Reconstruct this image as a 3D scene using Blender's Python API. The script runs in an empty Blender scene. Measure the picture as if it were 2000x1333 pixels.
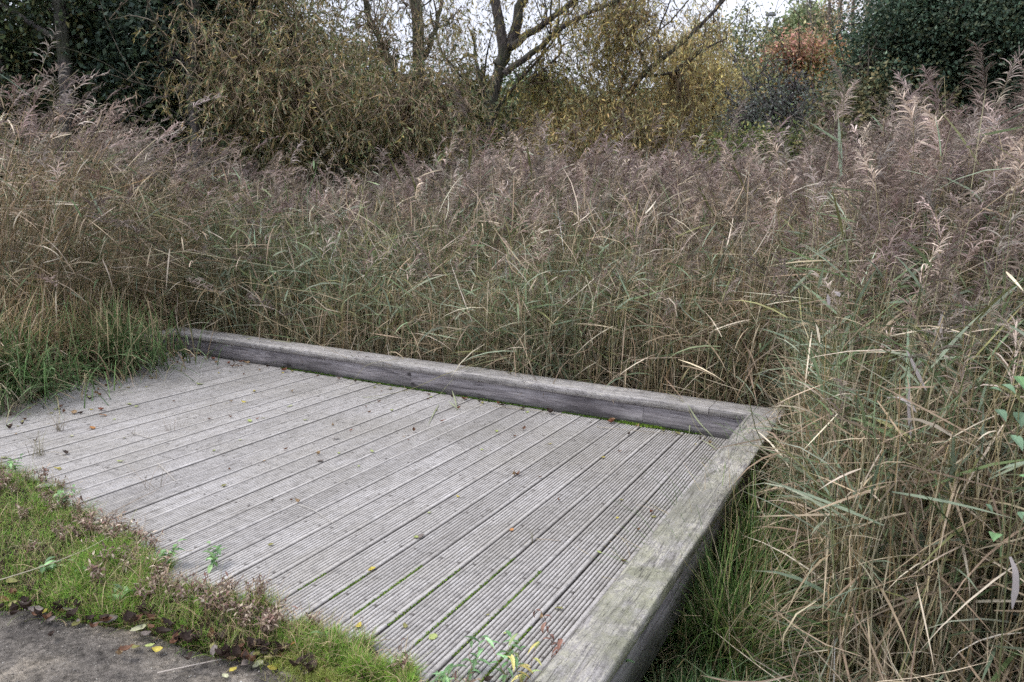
import bpy, math, random
import numpy as np
from mathutils import Matrix, Vector
random.seed(7)
rng = np.random.default_rng(11)
sc = bpy.context.scene
COL = sc.collection
PI = math.pi
U = rng.uniform

# ------------------------------------------------------------------ camera
CAM = np.array([0.915, -3.753, 1.501]); YAW, PITCH, ROLL, FPX = -0.4713, 0.1794, 0.0264, 1500.0
def cam_axes():
    cy, sy, cp, sp = math.cos(YAW), math.sin(YAW), math.cos(PITCH), math.sin(PITCH)
    f = np.array([sy*cp, cy*cp, -sp]); r = np.array([cy, -sy, 0.]); u = np.cross(r, f)
    cr, sr = math.cos(ROLL), math.sin(ROLL)
    return r*cr+u*sr, u*cr-r*sr, f
RX, UX, FX = cam_axes()
cd = bpy.data.cameras.new('camera'); cam = bpy.data.objects.new('camera', cd); COL.objects.link(cam)
m = Matrix.Identity(4)
for i in range(3):
    m[i][0], m[i][1], m[i][2], m[i][3] = RX[i], UX[i], -FX[i], CAM[i]
cam.matrix_world = m
cd.sensor_width = 36; cd.lens = 36*FPX/2000; cd.clip_end = 2000; cd.clip_start = 0.05
cd.dof.use_dof = True; cd.dof.focus_distance = 4.2; cd.dof.aperture_fstop = 5.6
sc.camera = cam

def ray(px, py):
    return FX + (px-1000)/FPX*RX + (666.5-py)/FPX*UX
def at(px, py, d):            # the point seen at this pixel of the survey photo, d metres away on the ground
    v = ray(px, py); t = d/math.hypot(v[0], v[1]); return CAM+v*t
def gnd(px, py, z=0.0):
    v = ray(px, py); return CAM+v*((z-CAM[2])/v[2])

# ------------------------------------------------------------------ mesh helpers
class MB:
    def __init__(s): s.V=[]; s.F=[]; s.C=[]; s.n=0
    def add(s, V, F, C):
        V = np.asarray(V, float).reshape(-1, 3); F = np.asarray(F, np.int64).reshape(-1, 4)
        C = np.broadcast_to(np.asarray(C, float), (len(V), 3)) if np.ndim(C) == 1 else np.asarray(C, float).reshape(-1, 3)
        s.V.append(V); s.F.append(F+s.n); s.C.append(C); s.n += len(V)
    def ribbons(s, P, W, side, C):
        """P (N,K,3) centre lines, W (N,K) widths, side (N,3)/(N,K,3), C (N,K,3)/(N,3)/(3,)"""
        N, K = P.shape[:2]
        if side.ndim == 2: side = side[:, None, :]
        off = side*(W[..., None]*0.5)
        V = np.stack([P-off, P+off], 2)
        i = np.arange(N*K).reshape(N, K)
        a = i[:, :-1]*2; b = i[:, 1:]*2
        F = np.stack([a, a+1, b+1, b], -1)
        C = np.asarray(C, float)
        if C.ndim == 1: C = np.broadcast_to(C, (N, K, 3))
        elif C.ndim == 2: C = np.broadcast_to(C[:, None], (N, K, 3))
        C2 = np.repeat(C[:, :, None, :], 2, 2)
        s.add(V, F, C2.reshape(-1, 3))
    def tubes(s, P, R, C, S=3):
        N, K = P.shape[:2]
        T = np.gradient(P, axis=1); T /= np.linalg.norm(T, axis=-1, keepdims=True)+1e-9
        up = np.where(np.abs(T[..., 2:3]) > .9, np.array([1., 0, 0]), np.array([0, 0, 1.]))
        A = np.cross(T, up); A /= np.linalg.norm(A, axis=-1, keepdims=True)+1e-9
        B = np.cross(T, A)
        an = np.arange(S)*2*PI/S
        V = P[:, :, None]+R[..., None, None]*(A[:, :, None]*np.cos(an)[:, None]+B[:, :, None]*np.sin(an)[:, None])
        i = np.arange(N*K*S).reshape(N, K, S)
        a = i[:, :-1]; b = i[:, 1:]; a2 = np.roll(a, -1, 2); b2 = np.roll(b, -1, 2)
        F = np.stack([a, a2, b2, b], -1)
        C = np.asarray(C, float)
        if C.ndim == 1: C = np.broadcast_to(C, (N, K, 3))
        elif C.ndim == 2: C = np.broadcast_to(C[:, None], (N, K, 3))
        s.add(V, F, np.repeat(C[:, :, None], S, 2).reshape(-1, 3))
    def kites(s, B, D, side, L, W, C, bend=0.0):
        """leaf = kite: base B, unit dir D, side, length, width"""
        tip = B+D*L[:, None]; mid = B+D*(L*.45)[:, None]
        nrm = np.cross(D, side)
        mid = mid+nrm*(L*bend)[:, None] if np.ndim(bend) or bend else mid
        V = np.stack([B, mid-side*(W*.5)[:, None], tip, mid+side*(W*.5)[:, None]], 1)
        F = np.arange(len(B)*4).reshape(-1, 4)
        C = np.asarray(C, float)
        s.add(V, F, np.repeat(C[:, None], 4, 1).reshape(-1, 3) if C.ndim == 2 else C)
    def box(s, x0, x1, y0, y1, z0, z1, C):
        V = [(x, y, z) for x in (x0, x1) for y in (y0, y1) for z in (z0, z1)]
        s.add(V, [(0, 1, 3, 2), (4, 6, 7, 5), (0, 4, 5, 1), (2, 3, 7, 6), (0, 2, 6, 4), (1, 5, 7, 3)], C)
    def build(s, name, mat, parent=None, smooth=False):
        V = np.concatenate(s.V); F = np.concatenate(s.F); C = np.concatenate(s.C)
        me = bpy.data.meshes.new(name)
        me.vertices.add(len(V)); me.vertices.foreach_set('co', V.astype(np.float32).ravel())
        me.loops.add(F.size); me.loops.foreach_set('vertex_index', F.astype(np.int32).ravel())
        me.polygons.add(len(F)); me.polygons.foreach_set('loop_start', (np.arange(len(F))*4).astype(np.int32))
        me.polygons.foreach_set('loop_total', np.full(len(F), 4, np.int32))
        if smooth: me.polygons.foreach_set('use_smooth', np.ones(len(F), bool))
        at_ = me.color_attributes.new('Col', 'FLOAT_COLOR', 'POINT')
        at_.data.foreach_set('color', np.concatenate([C, np.ones((len(C), 1))], 1).astype(np.float32).ravel())
        me.materials.append(mat)
        me.update(calc_edges=True)
        o = bpy.data.objects.new(name, me); COL.objects.link(o)
        if parent is not None: o.parent = parent
        return o

def tag(o, label=None, cat=None, group=None, kind=None):
    if label: o['label'] = label
    if cat: o['category'] = cat
    if group: o['group'] = group
    if kind: o['kind'] = kind
    return o
def empty(name, loc, label, cat, group=None):
    o = bpy.data.objects.new(name, None); COL.objects.link(o); o.location = tuple(float(v) for v in loc)
    o.empty_display_size = .1
    return tag(o, label, cat, group)
def unit(v): return v/(np.linalg.norm(v, axis=-1, keepdims=True)+1e-9)
def pal(cols, n, wts=None, var=.22):
    c = np.array(cols, float); p = None if wts is None else np.array(wts)/sum(wts)
    r = c[rng.choice(len(c), n, p=p)]
    return np.clip(r*np.exp(rng.normal(0, var, (n, 1)))*np.exp(rng.normal(0, var*.11, (n, 3))), 0.002, .9)
# smooth value noise in the ground plane
_G = rng.uniform(0, 1, (64, 64))
def vnoise(x, y, s=1.0, o=0):
    x = np.asarray(x, float)/s+o*7.3+100; y = np.asarray(y, float)/s+o*3.1+100
    xi = np.floor(x).astype(int); yi = np.floor(y).astype(int); fx = x-xi; fy = y-yi
    fx = fx*fx*(3-2*fx); fy = fy*fy*(3-2*fy)
    g = lambda a, b: _G[a % 64, b % 64]
    return (g(xi, yi)*(1-fx)+g(xi+1, yi)*fx)*(1-fy)+(g(xi, yi+1)*(1-fx)+g(xi+1, yi+1)*fx)*fy

# ------------------------------------------------------------------ materials
def new_mat(name):
    m = bpy.data.materials.new(name); m.use_nodes = True
    nt = m.node_tree; nt.nodes.clear(); return m, nt
class N:
    def __init__(s, nt): s.nt = nt
    def __call__(s, t, inp=None, **kw):
        n = s.nt.nodes.new(t)
        for k, v in kw.items(): setattr(n, k, v)
        for k, v in (inp or {}).items():
            if isinstance(v, bpy.types.NodeSocket): s.nt.links.new(v, n.inputs[k])
            else: n.inputs[k].default_value = v
        return n
    def ramp(s, fac, stops):
        n = s.nt.nodes.new('ShaderNodeValToRGB'); s.nt.links.new(fac, n.inputs[0]); cr = n.color_ramp
        while len(cr.elements) < len(stops): cr.elements.new(.5)
        for e, (p, c) in zip(cr.elements, stops):
            e.position = p; e.color = (c, c, c, 1) if np.ndim(c) == 0 else (*c, 1)
        return n.outputs[0]
    def mix(s, f, a, b, bt='MIX'):
        n = s.nt.nodes.new('ShaderNodeMix'); n.data_type = 'RGBA'; n.blend_type = bt
        for k, v in ((0, f), (6, a), (7, b)):
            if isinstance(v, bpy.types.NodeSocket): s.nt.links.new(v, n.inputs[k])
            else: n.inputs[k].default_value = v if k == 0 else ((*v, 1) if len(v) == 3 else v)
        return n.outputs[2]
    def math(s, op, a, b=0., c=None):
        n = s.nt.nodes.new('ShaderNodeMath'); n.operation = op
        for k, v in ((0, a), (1, b)) + (((2, c),) if c is not None else ()):
            if isinstance(v, bpy.types.NodeSocket): s.nt.links.new(v, n.inputs[k])
            else: n.inputs[k].default_value = v
        return n.outputs[0]

def veg_mat(name, trans=.25, rough=.55, spec=.3, gain=1., sat=1.):
    m, nt = new_mat(name); n = N(nt)
    c = n('ShaderNodeVertexColor', layer_name='Col').outputs[0]
    nz = n('ShaderNodeTexNoise', {'Scale': 60., 'Detail': 2.}).outputs[0]
    c2 = n.mix(1., c, n.ramp(nz, [(.3, .72), (.7, 1.2)]), 'MULTIPLY')
    c2 = n.mix(1., c2, (gain, gain, gain), 'MULTIPLY')
    c2 = n('ShaderNodeHueSaturation', {'Saturation': sat, 'Color': c2}).outputs[0]
    b = n('ShaderNodeBsdfPrincipled', {'Base Color': c2, 'Roughness': rough, 'Specular IOR Level': spec})
    out = n('ShaderNodeOutputMaterial')
    if trans > 0:
        t = n('ShaderNodeBsdfTranslucent', {'Color': c2})
        mx = n('ShaderNodeMixShader', {0: trans, 1: b.outputs[0], 2: t.outputs[0]})
        nt.links.new(mx.outputs[0], out.inputs[0])
    else: nt.links.new(b.outputs[0], out.inputs[0])
    return m
M_LEAF = veg_mat('leaf_material', .3, gain=2.2, sat=.92)
M_REED = veg_mat('reed_material', .25, .6, gain=1.42, sat=.93)
M_DRY = veg_mat('dry_plant_material', .15, .7, .2, gain=1.25, sat=.85)
M_GRASS = veg_mat('grass_material', .3, .5, gain=1.6)
M_LITTER = veg_mat('leaf_litter_material', .12, .6, .3)

def bark_mat():
    m, nt = new_mat('bark_material'); n = N(nt)
    co = n('ShaderNodeTexCoord').outputs['Object']
    mp = n('ShaderNodeMapping', {'Vector': co, 'Scale': (1, 1, .25)}).outputs[0]
    nz = n('ShaderNodeTexNoise', {'Vector': mp, 'Scale': 28., 'Detail': 6.}).outputs[0]
    nb = n('ShaderNodeTexNoise', {'Vector': co, 'Scale': 2.5, 'Detail': 3.}).outputs[0]
    c = n('ShaderNodeVertexColor', layer_name='Col').outputs[0]
    c = n.mix(1., c, n.ramp(nz, [(.35, .45), (.65, 1.5)]), 'MULTIPLY')
    c = n.mix(n.ramp(nb, [(.45, 0.), (.65, .5)]), c, (.06, .075, .035))
    b = n('ShaderNodeBsdfPrincipled', {'Base Color': c, 'Roughness': .9})
    bp = n('ShaderNodeBump', {'Height': nz, 'Strength': .8, 'Distance': .03}); nt.links.new(bp.outputs[0], b.inputs['Normal'])
    nt.links.new(b.outputs[0], n('ShaderNodeOutputMaterial').inputs[0]); return m
M_BARK = bark_mat()

def wood_mat(name, axis, kind):
    """weathered timber; axis: 0/1 = grain along x/y; kind: deck / cap / side"""
    m, nt = new_mat(name); n = N(nt)
    co = n('ShaderNodeTexCoord').outputs['Object']
    st = [9., 9., 9.]; st[axis] = .5
    vc = n('ShaderNodeVertexColor', layer_name='Col').outputs[0]
    sep = n('ShaderNodeSeparateColor', {0: vc})
    rnd = sep.outputs[0]                       # R: random per board, G: 1 on ridges / 0 in grooves
    off = n('ShaderNodeCombineXYZ', {0: n.math('MULTIPLY', rnd, 13.), 1: n.math('MULTIPLY', rnd, 7.), 2: rnd}).outputs[0]
    co2 = n('ShaderNodeVectorMath', {0: co, 1: off}, operation='ADD').outputs[0]
    mp = n('ShaderNodeMapping', {'Vector': co2, 'Scale': tuple(st)}).outputs[0]
    fine = n('ShaderNodeTexNoise', {'Vector': mp, 'Scale': 9., 'Detail': 8., 'Roughness': .65}).outputs[0]
    big = n('ShaderNodeTexNoise', {'Vector': co, 'Scale': 1.1, 'Detail': 5., 'Roughness': .6}).outputs[0]
    mott = n('ShaderNodeTexNoise', {'Vector': co, 'Scale': 22., 'Detail': 6., 'Roughness': .7}).outputs[0]
    speck = n('ShaderNodeTexNoise', {'Vector': co, 'Scale': 140., 'Detail': 3., 'Roughness': .6}).outputs[0]
    if kind == 'deck':
        c = n.ramp(fine, [(.28, (.17, .157, .15)), (.40, (.40, .38, .362)), (.58, (.52, .50, .488)), (.78, (.62, .60, .595))])
        c = n.mix(n.ramp(big, [(.42, 0.), (.64, .6)]), c, (.335, .315, .28), 'MIX')
        big2 = n('ShaderNodeTexNoise', {'Vector': n('ShaderNodeMapping', {'Vector': co2, 'Scale': (2.2, .7, 1.)}).outputs[0], 'Scale': 1.5, 'Detail': 6., 'Roughness': .7}).outputs[0]
        c = n.mix(n.ramp(big2, [(.52, 0.), (.72, .4)]), c, (.21, .195, .185))
        c = n.mix(n.ramp(big2, [(.26, .5), (.40, 0.)]), c, (.60, .585, .59))
        c = n.mix(1., c, n.ramp(mott, [(.3, .62), (.5, 1.), (.75, 1.12)]), 'MULTIPLY')
        c = n.mix(1., c, n.ramp(speck, [(.33, .55), (.43, 1.), (.75, 1.1)]), 'MULTIPLY')
        c = n.mix(1., c, n.ramp(rnd, [(0., .90), (1., 1.08)]), 'MULTIPLY')
        # dirt lies in the grooves
        c = n.mix(sep.outputs[1], (.05, .043, .036), c)
        # nail rows over the joists: small dark pock marks
        sx = n('ShaderNodeSeparateXYZ', {0: co})
        jy = n.math('ABSOLUTE', n.math('SUBTRACT', n.math('FRACT', n.math('MULTIPLY', n.math('ADD', sx.outputs[1], n.math('MULTIPLY', rnd, .03)), 2.2)), .5))
        bx_ = n.math('ABSOLUTE', n.math('SUBTRACT', n.math('ABSOLUTE', n.math('SUBTRACT', sep.outputs[2], .5)), .3))
        spot = n.math('SQRT', n.math('ADD', n.math('POWER', n.math('MULTIPLY', bx_, .143), 2.), n.math('POWER', n.math('MULTIPLY', jy, .4545), 2.)))
        spot = n.math('ADD', spot, n.math('MULTIPLY', n.math('SUBTRACT', mott, .5), .02))
        jm = n('ShaderNodeMapRange', {0: spot, 1: .004, 2: .011, 3: 1., 4: 0.}).outputs[0]
        c = n.mix(n.math('MULTIPLY', jm, .7), c, (.07, .06, .055))
        hh = n.math('ADD', fine, n.math('MULTIPLY', speck, .5))
        bs, bd = .5, .004
    else:
        mp2 = n('ShaderNodeMapping', {'Vector': co2, 'Scale': (1.4 if axis == 0 else 14, 1.4 if axis == 1 else 14, 14)}).outputs[0]
        warp = n('ShaderNodeTexNoise', {'Vector': mp2, 'Scale': .7, 'Detail': 2.}).outputs[1]
        mp3 = n('ShaderNodeVectorMath', {0: mp2, 1: n('ShaderNodeVectorMath', {0: warp, 3: 3.0}, operation='SCALE').outputs[0]}, operation='ADD').outputs[0]
        grain = n('ShaderNodeTexNoise', {'Vector': mp3, 'Scale': 2.2, 'Detail': 5., 'Roughness': .6}).outputs[0]
        if kind == 'cap':
            c = n.ramp(fine, [(.3, (.2, .185, .175)), (.5, (.37, .35, .34)), (.7, (.48, .46, .455))])
            c = n.mix(n.ramp(grain, [(.50, 0.), (.545, .85), (.57, .1), (.60, .0), (.64, .8), (.67, 0.)]), c, (.60, .57, .47))
            if axis == 0: c = n.mix(.45, c, (.44, .425, .43))
            c = n.mix(n.ramp(grain, [(.38, .8 if axis else .35), (.44, 0.), (.47, .0), (.485, .6 if axis else .2), (.50, 0.)]), c, (.15, .14, .13))
            lich = n('ShaderNodeTexNoise', {'Vector': co, 'Scale': 4.5, 'Detail': 8., 'Roughness': .75}).outputs[0]
            yy = n('ShaderNodeSeparateXYZ', {0: co}).outputs[1]
            near = n('ShaderNodeMapRange', {0: yy, 1: 1.3, 2: -1.6, 3: .15, 4: 1.}).outputs[0]
            if axis == 1:
                c = n.mix(n.math('MULTIPLY', n.ramp(lich, [(.42, 0.), (.6, .75)]), near), c, (.25, .26, .15))
            c = n.mix(1., c, n.ramp(mott, [(.3, .6), (.5, 1.), (.75, 1.15)]), 'MULTIPLY')
            c = n.mix(1., c, n.ramp(speck, [(.35, .5), (.45, 1.), (.7, 1.12)]), 'MULTIPLY')
            c = n.mix(n.ramp(big, [(.5, 0.), (.7, .5)]), c, (.2, .19, .18))
            bs, bd = .7, .006
        else:
            k_ = 1.65 if axis == 0 else 1.45
            c = n.ramp(fine, [(.3, (.11*k_, .10*k_, .105*k_)), (.5, (.19*k_, .178*k_, .186*k_)), (.7, (.27*k_, .255*k_, .26*k_))])
            sx = n('ShaderNodeSeparateXYZ', {0: co})
            c = n.mix(n.ramp(grain, [(.4, .5), (.5, 0.)]), c, (.075, .068, .075))
            c = n.mix(n.ramp(big, [(.36, .6), (.5, 0.)]), c, (.07, .062, .068))
            c = n.mix(n.ramp(mott, [(.6, 0.), (.75, .5)]), c, (.30, .29, .30))
            # knots
            vr = n('ShaderNodeTexVoronoi', {'Vector': n('ShaderNodeMapping', {'Vector': co2, 'Scale': (2.6 if axis == 0 else 1, 2.6 if axis == 1 else 1, 6.)}).outputs[0], 'Scale': 1.})
            c = n.mix(n.ramp(vr.outputs[0], [(.06, .85), (.13, 0.)]), c, (.035, .03, .033))
            z = sx.outputs[2]
            c = n.mix(n('ShaderNodeMapRange', {0: z, 1: .0, 2: .05, 3: .55, 4: 0.}).outputs[0], c, (.05, .055, .035))
            bs, bd = .5, .004
        hh = n.math('ADD', n.math('ADD', fine, n.math('MULTIPLY', speck, .4)), grain)
        # drying cracks along the grain
        ck = n('ShaderNodeTexNoise', {'Vector': n('ShaderNodeMapping', {'Vector': co2, 'Scale': (.8 if axis == 0 else 30, .8 if axis == 1 else 30, 30)}).outputs[0], 'Scale': 1.6, 'Detail': 2.}).outputs[0]
        cm = n.ramp(n.math('ABSOLUTE', n.math('SUBTRACT', ck, .56)), [(0., .8), (.012, 0.)])
        c = n.mix(cm, c, (.03, .027, .025))
    b = n('ShaderNodeBsdfPrincipled', {'Base Color': c, 'Roughness': .82, 'Specular IOR Level': .25})
    bp = n('ShaderNodeBump', {'Height': hh, 'Strength': bs, 'Distance': bd}); nt.links.new(bp.outputs[0], b.inputs['Normal'])
    nt.links.new(b.outputs[0], n('ShaderNodeOutputMaterial').inputs[0]); return m
M_DECK = wood_mat('grooved_deck_wood', 1, 'deck')
M_CAPX = wood_mat('weathered_cap_wood_back', 0, 'cap')
M_CAPY = wood_mat('weathered_cap_wood_side', 1, 'cap')
M_SIDEX = wood_mat('dark_board_wood_back', 0, 'side')
M_SIDEY = wood_mat('dark_board_wood_side', 1, 'side')

def ground_mat(name, kind):
    m, nt = new_mat(name); n = N(nt)
    co = n('ShaderNodeTexCoord').outputs['Object']
    a = n('ShaderNodeTexNoise', {'Vector': co, 'Scale': 3.2, 'Detail': 7., 'Roughness': .65}).outputs[0]
    g = n('ShaderNodeTexNoise', {'Vector': co, 'Scale': 55., 'Detail': 8., 'Roughness': .75}).outputs[0]
    v = n('ShaderNodeTexVoronoi', {'Vector': co, 'Scale': 190.}).outputs[0]
    if kind == 'path':
        c = n.ramp(a, [(.36, (.10, .09, .082)), (.5, (.19, .17, .148)), (.62, (.31, .27, .22))])
        c = n.mix(1., c, n.ramp(g, [(.35, .45), (.5, 1.), (.68, 1.55)]), 'MULTIPLY')
        c = n.mix(n.ramp(v, [(.12, .8), (.2, 0.)]), c, (.46, .44, .39))
        sp = n('ShaderNodeTexNoise', {'Vector': co, 'Scale': 16., 'Detail': 8., 'Roughness': .8}).outputs[0]
        c = n.mix(1., c, n.ramp(sp, [(.36, .45), (.5, 1.), (.65, 1.4)]), 'MULTIPLY')
        st, ds = 1., .012
    else:
        c = n.ramp(a, [(.3, (.018, .014, .009)), (.6, (.05, .038, .022))])
        c = n.mix(1., c, n.ramp(g, [(.3, .5), (.7, 1.4)]), 'MULTIPLY')
        st, ds = .8, .03
    b = n('ShaderNodeBsdfPrincipled', {'Base Color': c, 'Roughness': .95, 'Specular IOR Level': .2})
    hb = n.math('ADD', g, n.math('MULTIPLY', v, -.35))
    bp = n('ShaderNodeBump', {'Height': hb, 'Strength': st, 'Distance': ds}); nt.links.new(bp.outputs[0], b.inputs['Normal'])
    nt.links.new(b.outputs[0], n('ShaderNodeOutputMaterial').inputs[0]); return m
M_SOIL = ground_mat('damp_soil', 'soil'); M_PATH = ground_mat('gritty_path', 'path')

def plain_mat(name, col, rough=.5, metal=0.):
    m, nt = new_mat(name); n = N(nt)
    nz = n('ShaderNodeTexNoise', {'Scale': 20., 'Detail': 4.}).outputs[0]
    c = n.mix(1., col, n.ramp(nz, [(.3, .8), (.7, 1.15)]), 'MULTIPLY')
    b = n('ShaderNodeBsdfPrincipled', {'Base Color': c, 'Roughness': rough, 'Metallic': metal})
    nt.links.new(b.outputs[0], n('ShaderNodeOutputMaterial').inputs[0]); return m
M_STEEL = plain_mat('galvanised_steel', (.42, .43, .45), .5, .3)
M_FLASH = plain_mat('lead_flashing', (.20, .19, .25), .55)

# ------------------------------------------------------------------ ground
def sstep(a, b, x):
    t = np.clip((x-a)/(b-a), 0, 1); return t*t*(3-2*t)
def path_edge(x):                       # y of the line where the path meets the verge
    x = np.asarray(x, float)
    y = np.interp(x, [-6, -3.2, -1.95, -1.6, -1.34, -1.0, -.7, -.45, -.3, .1, 1.2], [-2.9, -2.55, -2.27, -2.2, -2.1, -2.09, -2.03, -2.03, -2.06, -2.15, -2.2])
    return y+.06*(vnoise(x, x*0, .12, 3)-.5)
def ground_z(x, y):
    x = np.asarray(x, float); y = np.asarray(y, float)
    front = sstep(-1.75, -2.25, y)                      # the path side bank
    right = sstep(-.75, -1.9, y+(x-.3)*.15)*sstep(.15, .45, x)
    left = sstep(-5.2, -5.9, x)*sstep(1.6, .2, y)
    h = np.maximum(np.maximum(front, right*.75), left*.9)
    z = -.42+h*.39
    z = z+.05*(vnoise(x, y, .5, 1)-.5)*(1-front)
    d = np.hypot(x-CAM[0], y-CAM[1])
    return z+.55*sstep(-7.5, -11, x)*sstep(-2, 3, y)+0*d
def grid_obj(name, xs, ys, mat, zf):
    X, Y = np.meshgrid(xs, ys); Z = zf(X, Y)
    b = MB(); i = np.arange(X.size).reshape(X.shape)
    F = np.stack([i[:-1, :-1], i[:-1, 1:], i[1:, 1:], i[1:, :-1]], -1)
    b.add(np.stack([X, Y, Z], -1), F, (.5, .5, .5)); return b.build(name, mat, smooth=True)
gx = np.concatenate([-np.geomspace(1200, 12, 24), np.arange(-11.8, 5, .12), np.geomspace(5.1, 1200, 24)])
gy = np.concatenate([-np.geomspace(1200, 6, 20), np.arange(-5.9, 11, .12), np.geomspace(11.1, 1200, 24)])
tag(grid_obj('ground', gx, gy, M_SOIL, ground_z), kind='structure')
# path: a sheet that follows the edge of the verge
pb = MB(); xs = np.arange(-9, 3.2, .03); tt = np.linspace(0, 1, 60)**1.3
ye = path_edge(xs)+.10
X = np.repeat(xs[None], len(tt), 0); Y = ye[None]+(-6-ye[None])*tt[:, None]
Z = -.022+.012*(vnoise(X, Y, .35, 5)-.5)+.004*(vnoise(X, Y, .03, 6)-.5)-.012*(1-sstep(0, .05, tt))[:, None]
i = np.arange(X.size).reshape(X.shape)
pb.add(np.stack([X, Y, Z], -1), np.stack([i[:-1, :-1], i[1:, :-1], i[1:, 1:], i[:-1, 1:]], -1), (.5, .5, .5))
tag(pb.build('path', M_PATH, smooth=True), kind='structure')

# grit and small stones lying on the path
gb = MB(); n_ = 9000; x = U(-2.6, 1.5, n_); y = path_edge(x)+.03-U(0, 1, n_)**1.3*.9
sz = np.exp(rng.normal(-6.1, .42, n_)); zz = -.020+.012*(vnoise(x, y, .35, 5)-.5)+.004*(vnoise(x, y, .03, 6)-.5)
t_ = np.array([-.5, -.3, .3, .5])[None, :]; P = np.stack([x[:, None]+sz[:, None]*t_, y[:, None]+sz[:, None]*t_*U(-.6, .6, (n_, 1)), zz[:, None]+0*t_], 2)
gb.tubes(P, np.array([.08, .38, .38, .08])[None]*sz[:, None], pal([(.30, .27, .23), (.20, .18, .16), (.42, .40, .36), (.12, .11, .10)], n_), S=5)
tag(gb.build('grit', M_DRY), 'fine grit and tiny stones scattered on the path', 'grit', kind='stuff')

# ------------------------------------------------------------------ viewing platform
PF = empty('viewing_platform', (0, 0, 0), 'low timber viewing platform of grey grooved decking boards with raised timber kerbs among the reeds', 'platform')
DX0, DX1, DY0, DY1 = -5.25, .16, -1.93, 1.235
b = MB(); pitch = .15; nb_ = int(math.ceil((DX1-DX0)/pitch))+1
# cross section of one board: rounded edges, seven grooves
prof = [(0.0, -.028, 0), (0.0, -.007, 0.15), (.0025, -.002, .7), (.009, 0, 1)]
gw, rw = .0052, .0118; gx0 = .0155
for k in range(7):
    a = gx0+k*(gw+rw)
    prof += [(a-.0008, 0, 1), (a+.0006, -.006, 0), (a+gw-.0006, -.006, 0), (a+gw+.0008, 0, 1)]
prof += [(.1355, 0, 1), (.142, -.002, .7), (.1445, -.007, .15), (.1445, -.028, 0)]
prof = np.array(prof)
for k in range(nb_):
    x0 = -k*pitch+.003                   # a gap falls on each multiple of the pitch
    ysegs = np.linspace(DY0+U(-.012, .012), DY1, 22)
    r = U(0, 1); dz = U(-.0018, .0018); tilt = U(-.008, .008); bow = U(-.0015, .0015)
    # butt joint on some boards: split in two lengths
    cuts = [0, 21]
    if k % 3 == 1: cuts = [0, int(U(6, 15)), 21]
    for ci in range(len(cuts)-1):
        yy = ysegs[cuts[ci]:cuts[ci+1]+1].copy()
        if ci > 0: yy[0] += .003; r = U(0, 1)
        t = np.linspace(0, 1, len(yy))
        wob = .0012*np.sin(t*PI*2+U(0, 6))+U(-.0012, .0012)
        P = np.zeros((len(yy), len(prof), 3))
        P[..., 0] = x0+prof[None, :, 0]+wob[:, None]
        P[..., 1] = yy[:, None]
        P[..., 2] = prof[None, :, 1]+dz+(prof[None, :, 0]-.07)*tilt+bow*np.sin(t*PI)[:, None]
        worn = np.where(prof[:, 2] < .5, prof[:, 2], prof[:, 2])
        C = np.zeros_like(P); C[..., 0] = r; C[..., 1] = worn[None]; C[..., 2] = prof[None, :, 0]/.143
        i = np.arange(P.shape[0]*P.shape[1]).reshape(P.shape[:2])
        b.add(P, np.stack([i[:-1, :-1], i[:-1, 1:], i[1:, 1:], i[1:, :-1]], -1), C.reshape(-1, 3))
        # end cap
        n_ = len(prof)
        E = P[0].copy(); E2 = E.copy(); E2[:, 2] = -.03
        j = np.arange(n_)
        b.add(np.concatenate([E, E2]), np.stack([j[:-1], j[:-1]+n_, j[1:]+n_, j[1:]], -1), (r, .35, 0))
b.build('decking', M_DECK, PF)
jb = MB()
for yj in np.linspace(DY0+.09, DY1-.08, 7): jb.box(DX0, DX1, yj-.024, yj+.024, -.18, -.031, (.5, .5, .5))
jb.build('joists', M_SIDEX, PF)
fl = MB(); fl.box(-.62, -.30, DY0-.035, DY0-.014, -.035, -.004, (.5, .5, .5)); fl.build('edge_strip', M_FLASH, PF)

def timber(b, x0, x1, y0, y1, z0, z1, seg=.18, jit=.0025, bev=.006, axis=0, seed=.5):
    """a long squared timber with worn, slightly uneven arrises"""
    L0, L1 = (x0, x1) if axis == 0 else (y0, y1)
    c0, c1 = (y0, y1) if axis == 0 else (x0, x1)
    n_ = max(2, int((L1-L0)/seg)+1); ls = np.linspace(L0, L1, n_)
    sec = [(c0, z0), (c0, z1-bev), (c0+bev*.35, z1-bev*.3), (c0+bev, z1), ((c0*2+c1)/3, z1), ((c0+c1*2)/3, z1), (c1-bev, z1), (c1-bev*.35, z1-bev*.3), (c1, z1-bev), (c1, z0)]
    S = len(sec); P = np.zeros((n_, S, 3))
    for si, (cc, z) in enumerate(sec):
        j1 = rng.normal(0, jit, n_); j2 = rng.normal(0, jit*.6, n_)
        P[:, si, 0 if axis == 0 else 1] = ls
        P[:, si, 1 if axis == 0 else 0] = cc+(j1 if 0 < si < S-1 else 0)
        P[:, si, 2] = z+j2
    i = np.arange(n_*S).reshape(n_, S)
    q = np.stack([i[:-1, :-1], i[:-1, 1:], i[1:, 1:], i[1:, :-1]], -1)
    q2 = np.stack([i[:-1, -1], i[:-1, 0], i[1:, 0], i[1:, -1]], -1)
    b.add(P, np.concatenate([q.reshape(-1, 4), q2.reshape(-1, 4)]), (seed, .5, .5))
    for e in (0, n_-1):
        V = P[e]; b.add(V, [(0, 1, 8, 9), (1, 2, 7, 8), (2, 3, 6, 7), (3, 4, 5, 6)], (seed, .5, .5))
KH, CT = .194, .046       # kerb top height, cap thickness
YF, YB, XI, XO = 1.218, 1.462, .102, .300
kb = empty('kerb', (0, 0, 0), None, None); kb.parent = PF; kb['label'] = 'long back kerb of the platform, flat cap over dark boards'
c = MB()
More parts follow.
